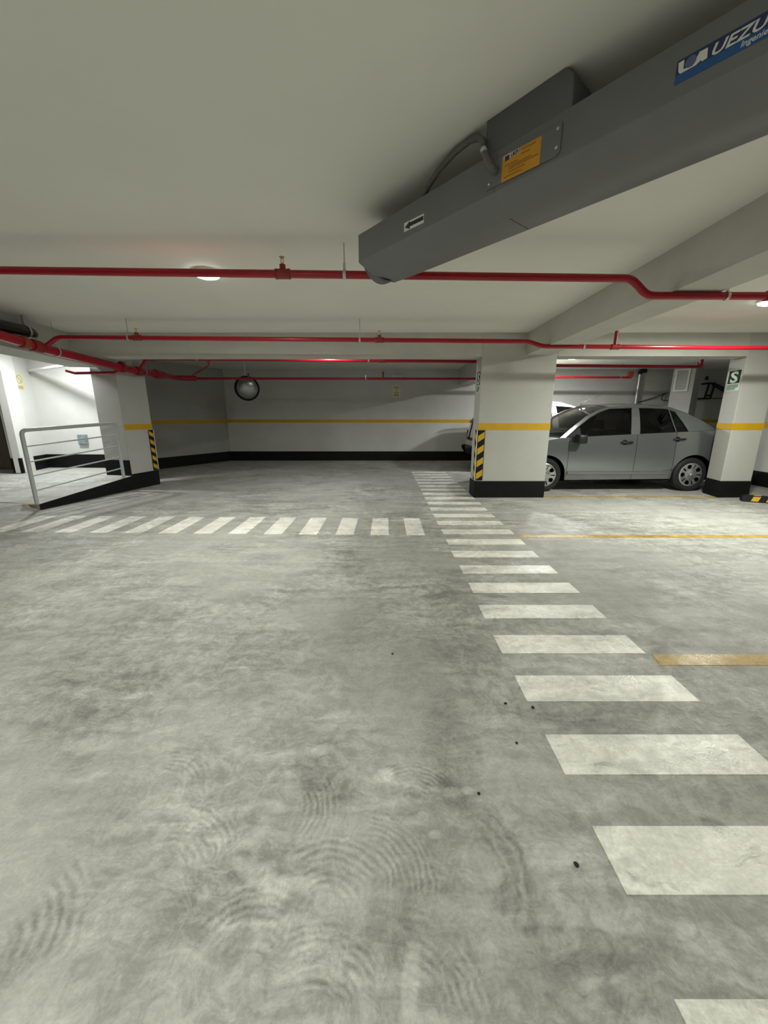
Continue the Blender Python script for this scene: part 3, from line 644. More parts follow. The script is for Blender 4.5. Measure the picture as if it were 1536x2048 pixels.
# ------------------------------------------------------------------ SIGNS AND WALL FITTINGS
def s_sign(o, r, n, w_, h, label, low):
    o = Vector(o); r = Vector(r).normalized(); n = Vector(n).normalized(); up = Vector((0, 0, 1))
    t = thing('safety_sign', o + r * w_ / 2 + n * .001, label, 'sign')
    bd = link('sign_board', B().obox(o, r, up, n, w_, h, 0.002), M['white'], t)
    link('green_field', B().obox(o + r * w_ * .05 + up * h * .36 + n * .002, r, up, n, w_ * .90, h * .61, 0.0006), M['green'], bd)
    text('letter_s', 'S', h * 0.72, o + r * w_ * .5 + up * h * .41 + n * .0026, r, up, n, M['white'], bd, off=h * .022, align='CENTER', sx=w_ / h * 1.7)
    link('green_strip', B().plate(o + n * .002, r, up, n, [(w_ * .06, h * .05), (w_ * .70, h * .05), (w_ * .74, h * .14), (w_ * .90, h * .16), (w_ * .92, h * .30), (w_ * .06, h * .31)], .0006), M['lgreen'], bd)
    return t
d2 = Vector((5.415 - 5.50, 6.13 - 6.52, 0)).normalized(); n2 = Vector((-d2.y * -1, d2.x * -1, 0))
n2 = Vector((d2.y, -d2.x, 0))
if n2.x > 0: n2 = -n2
base = Vector((5.50, 6.52, 0)) + d2 * 0.04
s_sign(base + Vector((0, 0, 1.665)), d2, n2, 0.325, 0.315, 'green sign with a white S on the narrow right pillar', True)
s_sign((1.462, 6.36, 1.63), (0, -1, 0), (-1, 0, 0), 0.21, 0.325, 'green sign with a white S, seen edge-on on the left side of the wide pillar', True)

def guard(name, corner, da, na, db, nb, z0, z1, wd, label, nst, flip=1):
    """L-shaped corner guard: two flat wings along da and db from the corner, yellow stripes proud"""
    t = thing(name, Vector(corner) + Vector((0, 0, z0)), label, 'corner guard')
    c = Vector(corner); da, na, db, nb = map(Vector, (da, na, db, nb)); up = Vector((0, 0, 1))
    wa = link('rubber_wing', B().obox(c + up * z0, da, up, na, wd, z1 - z0, 0.008), M['rubber'], t)
    wb = link('rubber_wing', B().obox(c + up * z0, db, up, nb, wd, z1 - z0, 0.008), M['rubber'], t)
    link('pale_edge', B().obox(c + up * z0 + (na + nb) * 0.001, (na - nb).normalized(), up, (na + nb).normalized(), 0.001, z1 - z0, 0.001).tube([c + up * z0 + (na + nb) * .006, c + up * z1 + (na + nb) * .006], 0.0075, 8), M['white'], t)
    ph = (z1 - z0) / nst
    for wing, d, n, sg in ((wa, da, na, 1), (wb, db, nb, 1)):
        for k in range(nst):
            zb = z0 + ph * k + 0.01
            link('yellow_stripe', B().plate(c + n * .008, d, up, n, [(0.012, zb), (wd * .93, zb + ph * .34), (wd * .93, zb + ph * .84), (0.012, zb + ph * .50)], 0.0012), M['hazy'], wing)
    return t
guard('corner_guard', (1.458, 6.126, 0), (1, 0, 0), (0, -1, 0), (0, 1, 0), (-1, 0, 0), 0.285, 1.07, 0.118, 'black and yellow corner guard on the wide pillar by the sedan', 4)
bcorner = kerb(2.215, 0.003)
guard('corner_guard', (bcorner.x, bcorner.y, 0), -KD, KN, -KN, KD, 0.285, 1.035, 0.115, 'black and yellow corner guard on the ramp pillar', 5)

# no entry sign in the bright room
sd = Vector((WS1[0] - WS0[0], WS1[1] - WS0[1], 0)).normalized(); sn = Vector((sd.y, -sd.x, 0)); up = Vector((0, 0, 1))
so = Vector((WS0[0], WS0[1], 0)) + sd * 0.31 + up * 1.755
t = thing('prohibition_sign', so + sd * .13 + up * .16, 'pale yellow prohibition sign with a crossed circle in the bright room', 'sign')
bd = link('sign_board', B().obox(so, sd, up, sn, 0.265, 0.315, 0.003), M['cream'], t)
cc = so + sd * .135 + up * .205 + sn * .003
link('circle', B().lathe([(0.078, 0), (0.078, .001), (0.068, .001), (0.068, 0)], cc, sn, 32), M['olive'], bd)
link('slash', B().plate(cc, sd, up, sn, [(-.055, .045), (-.045, .055), (.055, -.045), (.045, -.055)], .001), M['olive'], bd)
b = B()
for k in range(4): b.plate(so + sn * .003, sd, up, sn, [(.07 - .01 * (k % 2), .030 + .016 * k), (.20 + .01 * (k % 2), .030 + .016 * k), (.20 + .01 * (k % 2), .040 + .016 * k), (.07 - .01 * (k % 2), .040 + .016 * k)], .0008)
link('print_lines', b, M['olive'], bd)

wd = Vector((2.11, -0.1, 0)).normalized(); wn = Vector((wd.y, -wd.x, 0))
yb = 8.0 - 0.1 / 2.11 * (6.96 - 6.19)
t = thing('junction_box', (-6.10, yb, 0.83), 'blue-grey wall box low on the back wall of the bright room, behind the handrail', 'junction box')
link('box_body', B().obox((-6.20, yb + .004, 0.725), wd, up, wn, 0.185, 0.20, 0.05), M['bluebox'], t, bevel=0.006)
link('box_lid', B().obox((-6.185, yb - .047, 0.742), wd, up, wn, 0.152, 0.165, 0.008), M['bluebox'], t, bevel=0.002)

# back wall: light box and notices
t = thing('emergency_light', (0.385, BW, 2.36), 'white emergency light box on the back wall above the cream notice', 'emergency light')
link('light_body', B().obox((0.235, BW + .002, 2.365), (1, 0, 0), up, (0, -1, 0), 0.30, 0.075, 0.07), M['ltgrey'], t, bevel=0.012)
for sx in (0.275, 0.42): link('light_lens', B().obox((sx, BW - .068, 2.377), (1, 0, 0), up, (0, -1, 0), 0.075, 0.045, 0.012), M['white'], t, bevel=0.004)
t = thing('wall_notice', (0.365, BW, 2.22), 'small white notice on the back wall between the light box and the cream notice', 'sign')
link('notice_board', B().obox((0.305, BW - .003, 2.175), (1, 0, 0), up, (0, -1, 0), 0.115, 0.085, 0.004), M['ltgrey'], t)
t = thing('safety_notice', (0.355, BW, 2.0), 'tall cream notice with olive print on the back wall below the light box', 'sign')
bd = link('notice_board', B().obox((0.252, BW - .003, 1.835), (1, 0, 0), up, (0, -1, 0), 0.212, 0.315, 0.004), M['cream'], t)
b = B()
for z, h, a, c in ((2.08, .035, .03, .18), (2.035, .02, .05, .16), (1.93, .03, .03, .18), (1.86, .04, .03, .18), (1.985, .016, .06, .15)):
    b.obox((0.252 + a, BW - .007, z), (1, 0, 0), up, (0, -1, 0), c - a, h, 0.001)
link('print_lines', b, M['olive'], bd)
t = thing('access_hatch', (5.3, BW, 1.5), 'flush grey hatch in the back wall behind the white car roof', 'hatch')
link('hatch_panel', B().obox((4.55, BW - .001, 0.9), (1, 0, 0), up, (0, -1, 0), 1.19, 1.25, 0.02), M['backwall'], t, bevel=0.004)

# convex mirror hung from the ceiling
mc = Vector((-3.26, 9.6, 1.929)); mn = Vector((0.30, -0.93, -0.22)).normalized()
t = thing('convex_mirror', mc, 'round convex traffic mirror with a dark rim, hanging under the far red pipe', 'mirror')
link('mirror_face', B().lathe([(0.262 * math.sin(a), 0.10 * (math.cos(a) - 1) + 0.09) for a in [PI / 2 * k / 8 for k in range(9)]], mc, mn, 40), M['mirror'], t, 80)
link('rim', B().lathe([(0.262, .02), (0.285, .015), (0.288, -.012), (0.262, -.02), (0, -.02)], mc, mn, 40), M['rubber'], t, 40)
link('bracket', B().tube([mc - mn * .02, mc - mn * .09 + Vector((-.03, 0, .02)), mc + Vector((-.04, .06, .30)), mc + Vector((-.04, .06, CEIL2 - mc.z))], 0.013, 10), M['white'], t, 40)

# right back corner: column with louvre, conduit, rack
CA, CB = Vector((7.50, 10.55, 0)), Vector((7.81, 10.20, 0)); cd = (CB - CA).normalized(); cn = Vector((cd.y, -cd.x, 0))
colm = struct('pillar', B().prism([(7.50, 10.55), (7.81, 10.20), (8.35, 10.68), (8.04, 11.03)], 0, CEIL2), M['wall'], 'light grey column with a white louvre, behind the grey sedan', bevel=.01)
band(colm, 'yellow_band', CA, CB, 1.09, 1.185, .003, M['yellow'], cn)
t = thing('louvre_vent', (7.64, 10.38, 1.9), 'white louvred vent on the column behind the grey sedan', 'vent')
def vb(b, s0, s1, z0, z1, o0, o1):
    return b.obox(CA + cd * s0 + cn * o0 + Vector((0, 0, z0)), cd, (0, 0, 1), cn, s1 - s0, z1 - z0, o1 - o0)
b = B()
for q_ in ((.055, .095, 1.91, 2.458), (.325, .365, 1.91, 2.458), (.095, .325, 1.91, 1.95), (.095, .325, 2.418, 2.458)): vb(b, *q_, 0.001, .028)
link('vent_frame', b, M['white'], t)
link('vent_back', vb(B(), .09, .33, 1.945, 2.42, 0.001, .006), M['fan'], t)
for k in range(15):
    z = 1.958 + k * 0.0305
    o = CA + cd * .095 + Vector((0, 0, z))
    link('slat', B().obox(o + cn * .022, cd, (-cn * .016 + Vector((0, 0, .022))).normalized(), (cn * .022 + Vector((0, 0, .016))).normalized(), .23, .027, .002), M['white'], t)
t = thing('conduit_pipe', (7.23, 11.53, 1.5), 'shiny vertical metal pipe on the back wall above the sedan roof', 'pipe')
link('pipe_run', B().tube([(7.23, 11.5, 0.3), (7.24, 11.5, 2.46)], 0.05, 14), M['galv'], t, 40)
link('elbow', B().tube(route([(7.24, 11.5, 2.44), (7.24, 11.5, 2.53), (7.40, 11.5, 2.53)], .06), 0.055, 12), M['steel'], t, 40)
for z in (0.8, 1.9): link('pipe_clamp', B().lathe([(.053, -.012), (.056, -.012), (.056, .012), (.053, .012)], (7.235, 11.5, z), (0, 0, 1), 16).box((7.22, 11.5, z - .01), (7.25, BW, z + .01)), M['zinc'], t)
t = thing('cable_loop', (8.0, 11.5, 1.8), 'thin black cable loop on the back wall left of the louvre column', 'cable')
link('cable', B().tube([(6.8, 11.58, 1.52), (7.1, 11.58, 1.60), (7.75, 11.56, 1.80), (8.05, 11.5, 1.93), (8.15, 11.5, 1.95)] + [(8.18, 11.5, 1.95), (8.05, 11.5, 1.93), (7.97, 11.5, 1.86), (7.96, 11.5, 1.76), (8.05, 11.5, 1.73), (8.3, 11.5, 1.73)][1:], 0.012, 6), M['steel'], t, 60)
t = thing('wall_rack', (9.2, 11.5, 1.9), 'black folding metal bracket on the dark wall beside the S pillar', 'rack')
def bar(p, q, nm='rack_bar', r_=0.027): return link(nm, B().tube([p, q], r_, 8), M['steel'], t)
ry = 11.36
bar((9.08, ry, 1.78), (9.13, ry, 2.19)); bar((9.24, ry, 1.78), (9.29, ry, 2.19)); bar((9.13, ry, 2.19), (9.29, ry, 2.19)); bar((9.08, ry, 1.78), (9.24, ry, 1.78)); bar((9.09, ry, 1.86), (9.25, ry, 1.86))
bar((9.29, ry, 2.18), (9.95, BW - .01, 2.00)); bar((9.24, ry, 2.14), (9.95, BW - .01, 1.92)); bar((9.24, ry, 1.78), (9.85, BW - .01, 1.79), r_=.012)
bar((9.13, ry, 2.19), (9.13, BW, 2.19)); bar((9.08, ry, 1.78), (9.08, BW, 1.78))
t = thing('wall_sounder', (9.2, BW, 2.35), 'small dark sounder on the dark wall above the black bracket', 'alarm')
link('sounder_body', B().plate((9.17, BW + .001, 2.30), (1, 0, 0), up, (0, -1, 0), [(0, 0), (.10, 0), (.07, .10), (.03, .10)], .04), M['steel'], t, bevel=.004)

# wheel stop
t = thing('wheel_stop', (6.3, 5.3, 0), 'black rubber wheel stop with yellow blocks at the right edge of the floor', 'wheel stop')
wa = Vector((5.545, 5.83, 0)); wdv = Vector((0.93, -0.52, 0)).normalized(); wnv = Vector((wdv.y, -wdv.x, 0)) * -1
prof = [(0, 0), (0.15, 0), (0.12, 0.095), (0.03, 0.095)]
b = B(); L = 1.7
k = len(prof)
secs = [(0.0, .8), (0.05, 1.0), (L - .05, 1.0), (L, .8)]
for s, q in secs: b.v += [tuple(wa + wdv * s + wnv * o_ + Vector((0, 0, z * q))) for o_, z in prof]
for i in range(3):
    for j in range(k): b.f.append((i * k + j, i * k + (j + 1) % k, (i + 1) * k + (j + 1) % k, (i + 1) * k + j))
b.f += [tuple(range(k - 1, -1, -1)), tuple(range(3 * k, 4 * k))]
ws = link('stop_body', b, M['rubber'], t)
for i in range(9):
    s = 0.10 + i * 0.175
    sl = Vector((0, 0, 0.095)) + wnv * 0.03; sl.normalize(); nn = sl.cross(wdv); nn = nn if nn.dot(wnv) < 0 else -nn
    link('yellow_block', B().plate(wa + wdv * s, wdv, sl, nn, [(0, .014), (.085, .014), (.115, .086), (.03, .086)], .003), M['hazy'], ws)
    link('yellow_block', B().plate(wa + wdv * s + Vector((0, 0, .095)), wdv, wnv, (0, 0, 1), [(0.03, .034), (.115, .034), (.14, .115), (.055, .115)], .003), M['hazy'], ws)

# grit on the floor
for i, (x, y, s, lab) in enumerate([
    (0.554, 1.494, .0075, 'dark grit speck left of the near stripes, left one of the upper pair'),
    (0.668, 1.469, .0075, 'dark grit speck at the corner of a white stripe, right one of the upper pair'),
    (0.531, 1.275, .006, 'dark grit speck below the upper pair, left of the second big stripe'),
    (0.328, 1.063, .006, 'dark grit speck on the pale splash in the middle foreground'),
    (0.047, 1.875, .006, 'dark grit speck alone in the middle of the aisle'),
    (0.560, 0.843, .0085, 'largest dark grit speck, left of the nearest big white stripe')]):
    bm = bmesh.new(); bmesh.ops.create_icosphere(bm, subdivisions=1, radius=s)
    for v in bm.verts: v.co = v.co * random.uniform(.8, 1.2); v.co.z *= .7
    me = bpy.data.meshes.new('grit'); bm.to_mesh(me); bm.free(); me.materials.append(M['pebble'])
    o = bpy.data.objects.new('grit', me); COL.objects.link(o); o.location = (x, y, s * .55); tag(o, lab, 'grit')

# ------------------------------------------------------------------ CARS
def lerp(pts, u):
    if u <= pts[0][0]: return pts[0][1]
    for (a, b_), (c, d) in zip(pts, pts[1:]):
        if u <= c: return b_ + (d - b_) * (u - a) / (c - a)
    return pts[-1][1]
def frange(a, b_, n): return [a + (b_ - a) * i / n for i in range(n + 1)]

def wheel(root, u, y, Rt, out, Rr, nm='wheel'):
    """out = +1/-1: side on which the cover shows"""
    wt = 0.19
    o = Vector((u, y, Rt)); ax_ = Vector((0, out, 0))
    ty = link('tyre', B().lathe([(Rr, -wt / 2), (Rr + .03, -wt / 2 - .004), (Rt - .03, -wt / 2 - .004), (Rt, -wt / 2 + .03), (Rt, wt / 2 - .03), (Rt - .03, wt / 2 + .004), (Rr + .03, wt / 2 + .006), (Rr, wt / 2 - .002)], o, ax_, 48), M['tyre'], root, 35, world=False)
    link('wheel_back', B().lathe([(0, wt / 2 - .05), (Rr, wt / 2 - .05), (Rr, -wt / 2)], o, ax_, 32), M['under'], ty, 30, world=False)
    # wheel cover: polar grid with openings between five twin spokes
    seg, rings = 150, 14; b = B()
    rad = [Rr * (0.02 + 0.98 * i / rings) for i in range(rings + 1)]
    a0 = Vector((0, 0, 1)).cross(ax_)
    for r_ in rad:
        q = r_ / Rr
        dish = wt / 2 - .004 + .014 * (1 - q * q) - .012 * math.exp(-((q - .5) / .18) ** 2) + (.004 if q > .93 else 0) - (.012 if q > .995 else 0)
        for k in range(seg):
            a = 2 * PI * k / seg
            b.v.append(tuple(o + ax_ * dish + (a0 * math.cos(a) + Vector((0, 0, 1)) * math.sin(a)) * r_))
    for i in range(rings):
        q = (rad[i] + rad[i + 1]) / 2 / Rr
        for k in range(seg):
            a = ((k + .5) / seg * 5) % 1.0
            dd = abs(a - .5)
            wide = 0.20 * math.sqrt(max(0, 1 - ((q - .69) / .20) ** 2))
            slot = min(a, 1 - a) < 0.05 and .50 < q < .86
            if dd < wide or slot: continue
            b.f.append((i * seg + k, i * seg + (k + 1) % seg, (i + 1) * seg + (k + 1) % seg, (i + 1) * seg + k))
    link('wheel_cover', b, M['alloy'], ty, 40, world=False)
    link('hub_cap', B().lathe([(0, .024), (.018, .022), (.026, .016), (.028, .006)], o + ax_ * (wt / 2), ax_, 20), M['alloy'], ty, 50, world=False)

def build_car(root, P):
    L, W, ua, ub, Rt = P['L'], P['W'], P['ua'], P['ub'], P['Rt']; Ra = P['Ra']; paint = P['paint']
    top = P['top']; zs = P['sill']; ZW = P.get('zw', 0.62)
    def plan(u):
        rf, rb = P['rf'], P['rb']; k = 1.0
        if u < rf: k = max(0.0, 1 - ((rf - u) / rf) ** P['pf']) ** (1 / 2.2)
        if u > L - rb: k = max(0.0, 1 - ((u - L + rb) / rb) ** P['pb']) ** (1 / 2.4)
        return k
    def sec(z): return 1 - 0.17 * (z - ZW) ** 2 - (0.03 * max(0, .34 - z) / .14 if z < .34 else 0)
    def half(u, z): return W * plan(u) * sec(z)
    def rake(u, z):
        f = max(0, 1 - u / .55); g = max(0, 1 - (L - u) / .5)
        return f * P['rakef'] * max(0, z - .5) ** 1.3 + f * .06 * max(0, .42 - z) / .2 - g * P['raker'] * max(0, z - .6) ** 1.2 - g * .10 * max(0, .42 - z) / .2
    def zbot(u):
        z = lerp(zs, u)
        for uc in (ua, ub):
            if abs(u - uc) < Ra: z = max(z, Rt + math.sqrt(Ra * Ra - (u - uc) ** 2))
        return z
    def pt(u, z, side, off=0.0): return (u + rake(u, z), side * (half(u, z) + off), z)
    def panel(nm, u0, u1, nu, side, mat, z0=None, z1=None, nz=12, off=0.0, us=None):
        rows = []
        for u in (us or frange(u0, u1, nu)):
            a = zbot(u) if z0 is None else max(z0, zbot(u)); c = lerp(top, u) if z1 is None else min(z1, lerp(top, u))
            rows.append([pt(u, a + (c - a) * j / nz, side, off) for j in range(nz + 1)])
        return link(nm, B().grid(rows), mat, root, 50, world=False)
    def easein(a, b_, n): return [a + (b_ - a) * (i / n) ** 2.2 for i in range(n + 1)]
    cut = P['cuts']; g = 0.003
    for side in (-1, 1):
        panel('front_bumper', 0, 0, 0, side, P.get('bump', paint), z1=None, us=easein(0.0005, cut[0] - g, 16))
        panel('front_fender', cut[0] + g, cut[1] - g, 40, side, paint)
        panel('front_door', cut[1] + g, cut[2] - g, 14, side, paint)
        panel('rear_door', cut[2] + g, cut[3] - g, 14, side, paint)
        panel('rear_quarter', cut[3] + g, cut[4] - g, 44, side, paint)
        panel('rear_bumper', 0, 0, 0, side, paint, us=[L - x for x in reversed(easein(0.0005, L - cut[4] - g, 16))])
        # dark lining just behind the skin, closing the gaps
        rows = []
        for u in frange(0.25, L - .25, 90):
            a = zbot(u) + .02; c = lerp(top, u) - .02
            rows.append([pt(u, a + (c - a) * j / 6, side, -.035) for j in range(7)])
        link('body_lining', B().grid(rows), M['under'], root, None, world=False)
    # hood, boot lid
    def deck(nm, f0, f1, n, mat, crown, inset=0.0):
        rows = []
        for i in range(n + 1):
            row = []
            for j in range(17):
                q = -1 + 2 * j / 16
                u = f0(q) + (f1(q) - f0(q)) * i / n
                z = lerp(top, u); hw = half(u, z)
                row.append((u + rake(u, z), q * hw, z + crown * (1 - abs(q) ** 2.4) * min(1, hw / W * 1.1)))
            rows.append(row)
        return link(nm, B().grid(rows), mat, root, 50, world=False)
    O = P['outer']; I = P['inner']; ws = P['wsbow']; rb_ = P['rbow']
    deck('bonnet', lambda q: 0.004, lambda q: O[0][0] - ws * (1 - q * q), 24, paint, P['crown'])
    deck('boot_lid', lambda q: O[-1][0] + rb_ * (1 - q * q), lambda q: L - .004, 16, paint, P['crownr'])
    # greenhouse
    yb = W * sec(1.0)
    def gy(u, z):
        d = max(0, z - .93)
        return (yb - P['tum'] * d - P['tum2'] * d * d) * (1 - .035 * ((u - P['mid']) / 1.3) ** 2)
    def gp(u, z, side, off=0.0): return (u, side * (gy(u, z) + off), z)
    for side in (-1, 1):
        rows = [[gp(a[0] + (b_[0] - a[0]) * t_ / 3, a[1] + (b_[1] - a[1]) * t_ / 3, side) for t_ in range(4)] for a, b_ in zip(O, I)]
        # finer along the length
        fine = []
        for r0, r1_ in zip(rows, rows[1:]):
            for k in range(3): fine.append([tuple(Vector(p) * (1 - k / 3) + Vector(q) * (k / 3) for p, q in zip(r0, r1_))[j] for j in range(4)])
        fine.append(rows[-1])
        link('side_frame', B().grid(fine), paint, root, 50, world=False)
        bl, bt = P['bp']
        link('centre_post', B().grid([[gp(bl[0] + (bt[0] - bl[0]) * k / 6, bl[2] + (bt[2] - bl[2]) * k / 6, side, .003), gp(bl[1] + (bt[1] - bl[1]) * k / 6, bl[2] + (bt[2] - bl[2]) * k / 6, side, .003)] for k in range(7)]), P.get('post', paint), root, None, world=False)
        for poly in P['panes']:
            link('side_window', B().add([gp(u, z, side, -.006) for u, z in poly], [tuple(range(len(poly)))]), M['glass'], root, None, world=False)
        # black rubber edge round the glass
        for poly in P['panes']:
            pth = [gp(u, z, side, -.001) for u, z in poly]; pth.append(pth[0])
            link('window_seal', B().tube(pth, 0.008, 6, False), M['trimblk'], root, None, world=False)
        if P.get('qbar'):
            link('quarter_bar', B().tube([gp(*P['qbar'][0], side, .001), gp(*P['qbar'][1], side, .001)], 0.013, 6), M['trimblk'], root, None, world=False)
    ri0, ri1 = P['roof']
    def bowed(idx, bows, crowns, nm, mat, sub=4):
        rows = []
        for k in range(len(idx) - 1):
            for t_ in range(sub + (1 if k == len(idx) - 2 else 0)):
                f = t_ / sub
                u = O[idx[k]][0] * (1 - f) + O[idx[k + 1]][0] * f; z = O[idx[k]][1] * (1 - f) + O[idx[k + 1]][1] * f
                bw = bows[k] * (1 - f) + bows[k + 1] * f; cr = crowns[k] * (1 - f) + crowns[k + 1] * f
                y = gy(u, z)
                rows.append([(u + bw * (1 - q * q), q * y, z + cr * (1 - abs(q) ** 2.2)) for q in [-1 + 2 * j / 16 for j in range(17)]])
        return link(nm, B().grid(rows), mat, root, 60, world=False)
    nO = len(O); cr = P['rcrown']
    bowed(list(range(ri0, ri1 + 1)), [-.05 if i == ri0 else (.05 if i == ri1 else 0) for i in range(ri0, ri1 + 1)], [cr] * (ri1 - ri0 + 1), 'roof', paint)
    idx = list(range(0, ri0 + 1)); m_ = len(idx) - 1
    bowed(idx, [-ws + (ws - .05) * i / m_ for i in range(m_ + 1)], [cr * i / m_ for i in range(m_ + 1)], 'windscreen', M['wsglass'])
    idx = list(range(ri1, nO)); m_ = len(idx) - 1
    bowed(idx, [.05 + (rb_ - .05) * i / m_ for i in range(m_ + 1)], [cr + (P['crownr'] - cr) * i / m_ for i in range(m_ + 1)], 'rear_window', M['glass'])
    # inside and underneath
    hb = W - .20
    link('underbody', B().box((0.2, -hb, .17), (L - .2, hb, .36)).box((0.25, -hb, .36), (cut[1] - .02, hb, .66)).box((ub - .25, -hb, .36), (L - .25, hb, .72)).box((ua + Ra + .02, -W + .1, .19), (ub - Ra - .02, W - .1, .36)), M['under'], root, world=False)
    link('dashboard', B().prism([(cut[1] - .03, -hb), (cut[1] + .28, -hb), (cut[1] + .28, hb), (cut[1] - .03, hb)], .55, [.90, .92, .92, .90]), M['interior'], root, world=False, bevel=.03)
    link('parcel_shelf', B().box((ub - .30, -hb, .70), (O[-1][0] + .05, hb, .93)), M['interior'], root, world=False)
    for side in (-1, 1):
        link('door_trim', B().box((cut[1] + .02, side * (W - .10) - .02, .3), (cut[3] + .25, side * (W - .10) + .02, .93)), M['interior'], root, world=False)
    def seat(u, y, wdt, nm, head=True):
        pr = [(u, .36), (u + .42, .36), (u + .56, .46), (u + .66, .98), (u + .60, 1.02), (u + .54, 1.0), (u + .42, .56), (u - .02, .52)]
        b = B(); k = len(pr)
        b.v = [(a, y - wdt / 2, z) for a, z in pr] + [(a, y + wdt / 2, z) for a, z in pr]
        b.f = [tuple(range(k - 1, -1, -1)), tuple(range(k, 2 * k))] + [(i, (i + 1) % k, (i + 1) % k + k, i + k) for i in range(k)]
        s = link(nm, b, M['seat'], root, 40, world=False, bevel=.03)
        if head:
            link('headrest', B().box((u + .60, y - .13, 1.04), (u + .69, y + .13, 1.22)), M['seat'], s, 60, world=False, bevel=.035)
    for y in (-.37, .37): seat(P['seat'], y, .50, 'front_seat')
    seat(P['seat'] + .86, 0, 1.25, 'rear_seat', False)
    link('steering_wheel', B().lathe([(.175 + .014 * math.cos(a), .014 * math.sin(a)) for a in [2 * PI * k / 8 for k in range(9)]], (P['seat'] - .12, .37 * P['drv'], .88), (1, 0, .45), 24).tube([(P['seat'] - .12, .37 * P['drv'], .88), (cut[1] + .2, .37 * P['drv'], .80)], .03, 8), M['trimblk'], root, 40, world=False)
    for side in (-1, 1):
        for u in (ua, ub): wheel(root, u, side * (W - .115), Rt, side, P['Rr'])
        arch = lambda uc: B().grid([[pt(uc + (Ra) * math.cos(a), max(Rt + (Ra) * math.sin(a), .1), side, .002), (uc + (Ra) * math.cos(a), side * (W - .30), Rt + Ra * math.sin(a))] for a in frange(-.2, PI + .2, 28)])
        link('wheel_arch_liner', arch(ua), M['under'], root, None, world=False); link('wheel_arch_liner', arch(ub), M['under'], root, None, world=False)
        # mirror, handles
        mu, mz = P['mir']
        mo = link('door_mirror', B().box((mu - .06, side * (W + .015), mz - .075), (mu + .085, side * (W + .19), mz + .075)), P.get('mirmat', M['trimblk']), root, 60, world=False, bevel=.03)
        link('mirror_arm', B().box((mu - .02, side * (W - .06), mz - .04), (mu + .04, side * (W + .03), mz + .02)), M['trimblk'], mo, None, world=False, bevel=.008)
        link('mirror_sail', B().add([gp(u, z, side, .004) for u, z in P['sail']], [(0, 1, 2)]), M['interior'], root, None, world=False)
        for hu, hz in P['handles']:
            y = half(hu, hz)
            link('door_handle', B().tube([(hu - .095, side * (y + .006), hz), (hu - .08, side * (y + .03), hz), (hu, side * (y + .034), hz + .002), (hu + .08, side * (y + .03), hz + .004), (hu + .095, side * (y + .006), hz + .004)], .016, 8, True).lathe([(0, .008), (.042, .006), (.046, -.004)], (hu - .03, side * y, hz), (0, side, 0), 20), P.get('hmat', M['trimblk']), root, 50, world=False)
        um = frange(cut[1] + .02, cut[3] + .0, 16)
        link('sill_moulding', B().grid([[pt(u, z, side, o_) for z, o_ in ((.292, -.003), (.300, .010), (.335, .014), (.352, .010), (.362, -.003))] for u in um]), paint, root, 40, world=False)
    return pt, half, gp

G = dict(L=4.40, W=0.835, ua=0.85, ub=3.42, Rt=0.293, Ra=0.345, Rr=0.208, paint=M['paintgrey'], rf=.85, rb=.75, pf=2.4, pb=2.6, rakef=.55, raker=.25,
         sill=[(0, .24), (.4, .20), (.6, .2), (4.0, .225), (4.4, .30)],
         top=[(0, .64), (.06, .69), (.3, .78), (.7, .86), (1.06, .925), (1.155, .932), (2.3, .985), (3.274, 1.03), (3.82, 1.05), (4.2, 1.045), (4.34, 1.0), (4.4, .95)],
         cuts=[.46, 1.215, 2.375, 3.05, 3.98], crown=.045, crownr=.03, wsbow=.20, rbow=.10, tum=.30, tum2=.28, mid=2.25, rcrown=.052,
         outer=[(1.06, .925), (1.30, 1.12), (1.52, 1.278), (1.72, 1.378), (1.93, 1.442), (2.336, 1.462), (2.69, 1.456), (3.02, 1.436), (3.28, 1.345), (3.55, 1.205), (3.82, 1.05)],
         inner=[(1.165, .933), (1.372, 1.104), (1.590, 1.256), (1.778, 1.349), (1.949, 1.402), (2.336, 1.418), (2.677, 1.412), (2.95, 1.400), (3.10, 1.345), (3.195, 1.185), (3.274, 1.03)],
         roof=(4, 7), bp=((2.265, 2.425, .98), (2.335, 2.468, 1.42)),
         panes=[[(1.165, .935), (1.372, 1.104), (1.590, 1.256), (1.778, 1.349), (1.949, 1.402), (2.338, 1.418), (2.268, .985)], [(2.425, .992), (2.466, 1.416), (2.677, 1.412), (2.95, 1.400), (3.10, 1.345), (3.195, 1.185), (3.274, 1.03)]],
         qbar=[(3.06, 1.02), (2.985, 1.39)], seat=1.72, drv=-1, mir=(1.335, .915), sail=[(1.165, .937), (1.40, 1.10), (1.42, .95)], handles=[(2.195, .85), (3.10, .90)])
CARX, CARY = 1.91, 6.625 + 0.835
sedan = thing('car', (CARX + 2.2, CARY, 0), 'metallic grey four-door sedan parked between the two pillars', 'car', rz=R(1.2))
# car-local frame is centred on the root
_old = link
def build_at(root, P):
    tmp = []
    before = set(bpy.data.objects.keys())
    res = build_car(root, P)
    for nm in set(bpy.data.objects.keys()) - before:
        o = bpy.data.objects[nm]
        if o.parent == root: tmp.append(o)
    return res
def shift(root, P):
    for me in {o.data.name: o.data for o in bpy.data.objects if o.type == 'MESH' and (o.parent == root or (o.parent and o.parent.parent == root))}.values():
        me.transform(Matrix.Translation((-P['L'] / 2, 0, 0)))
pt, half, gp = build_at(sedan, G)
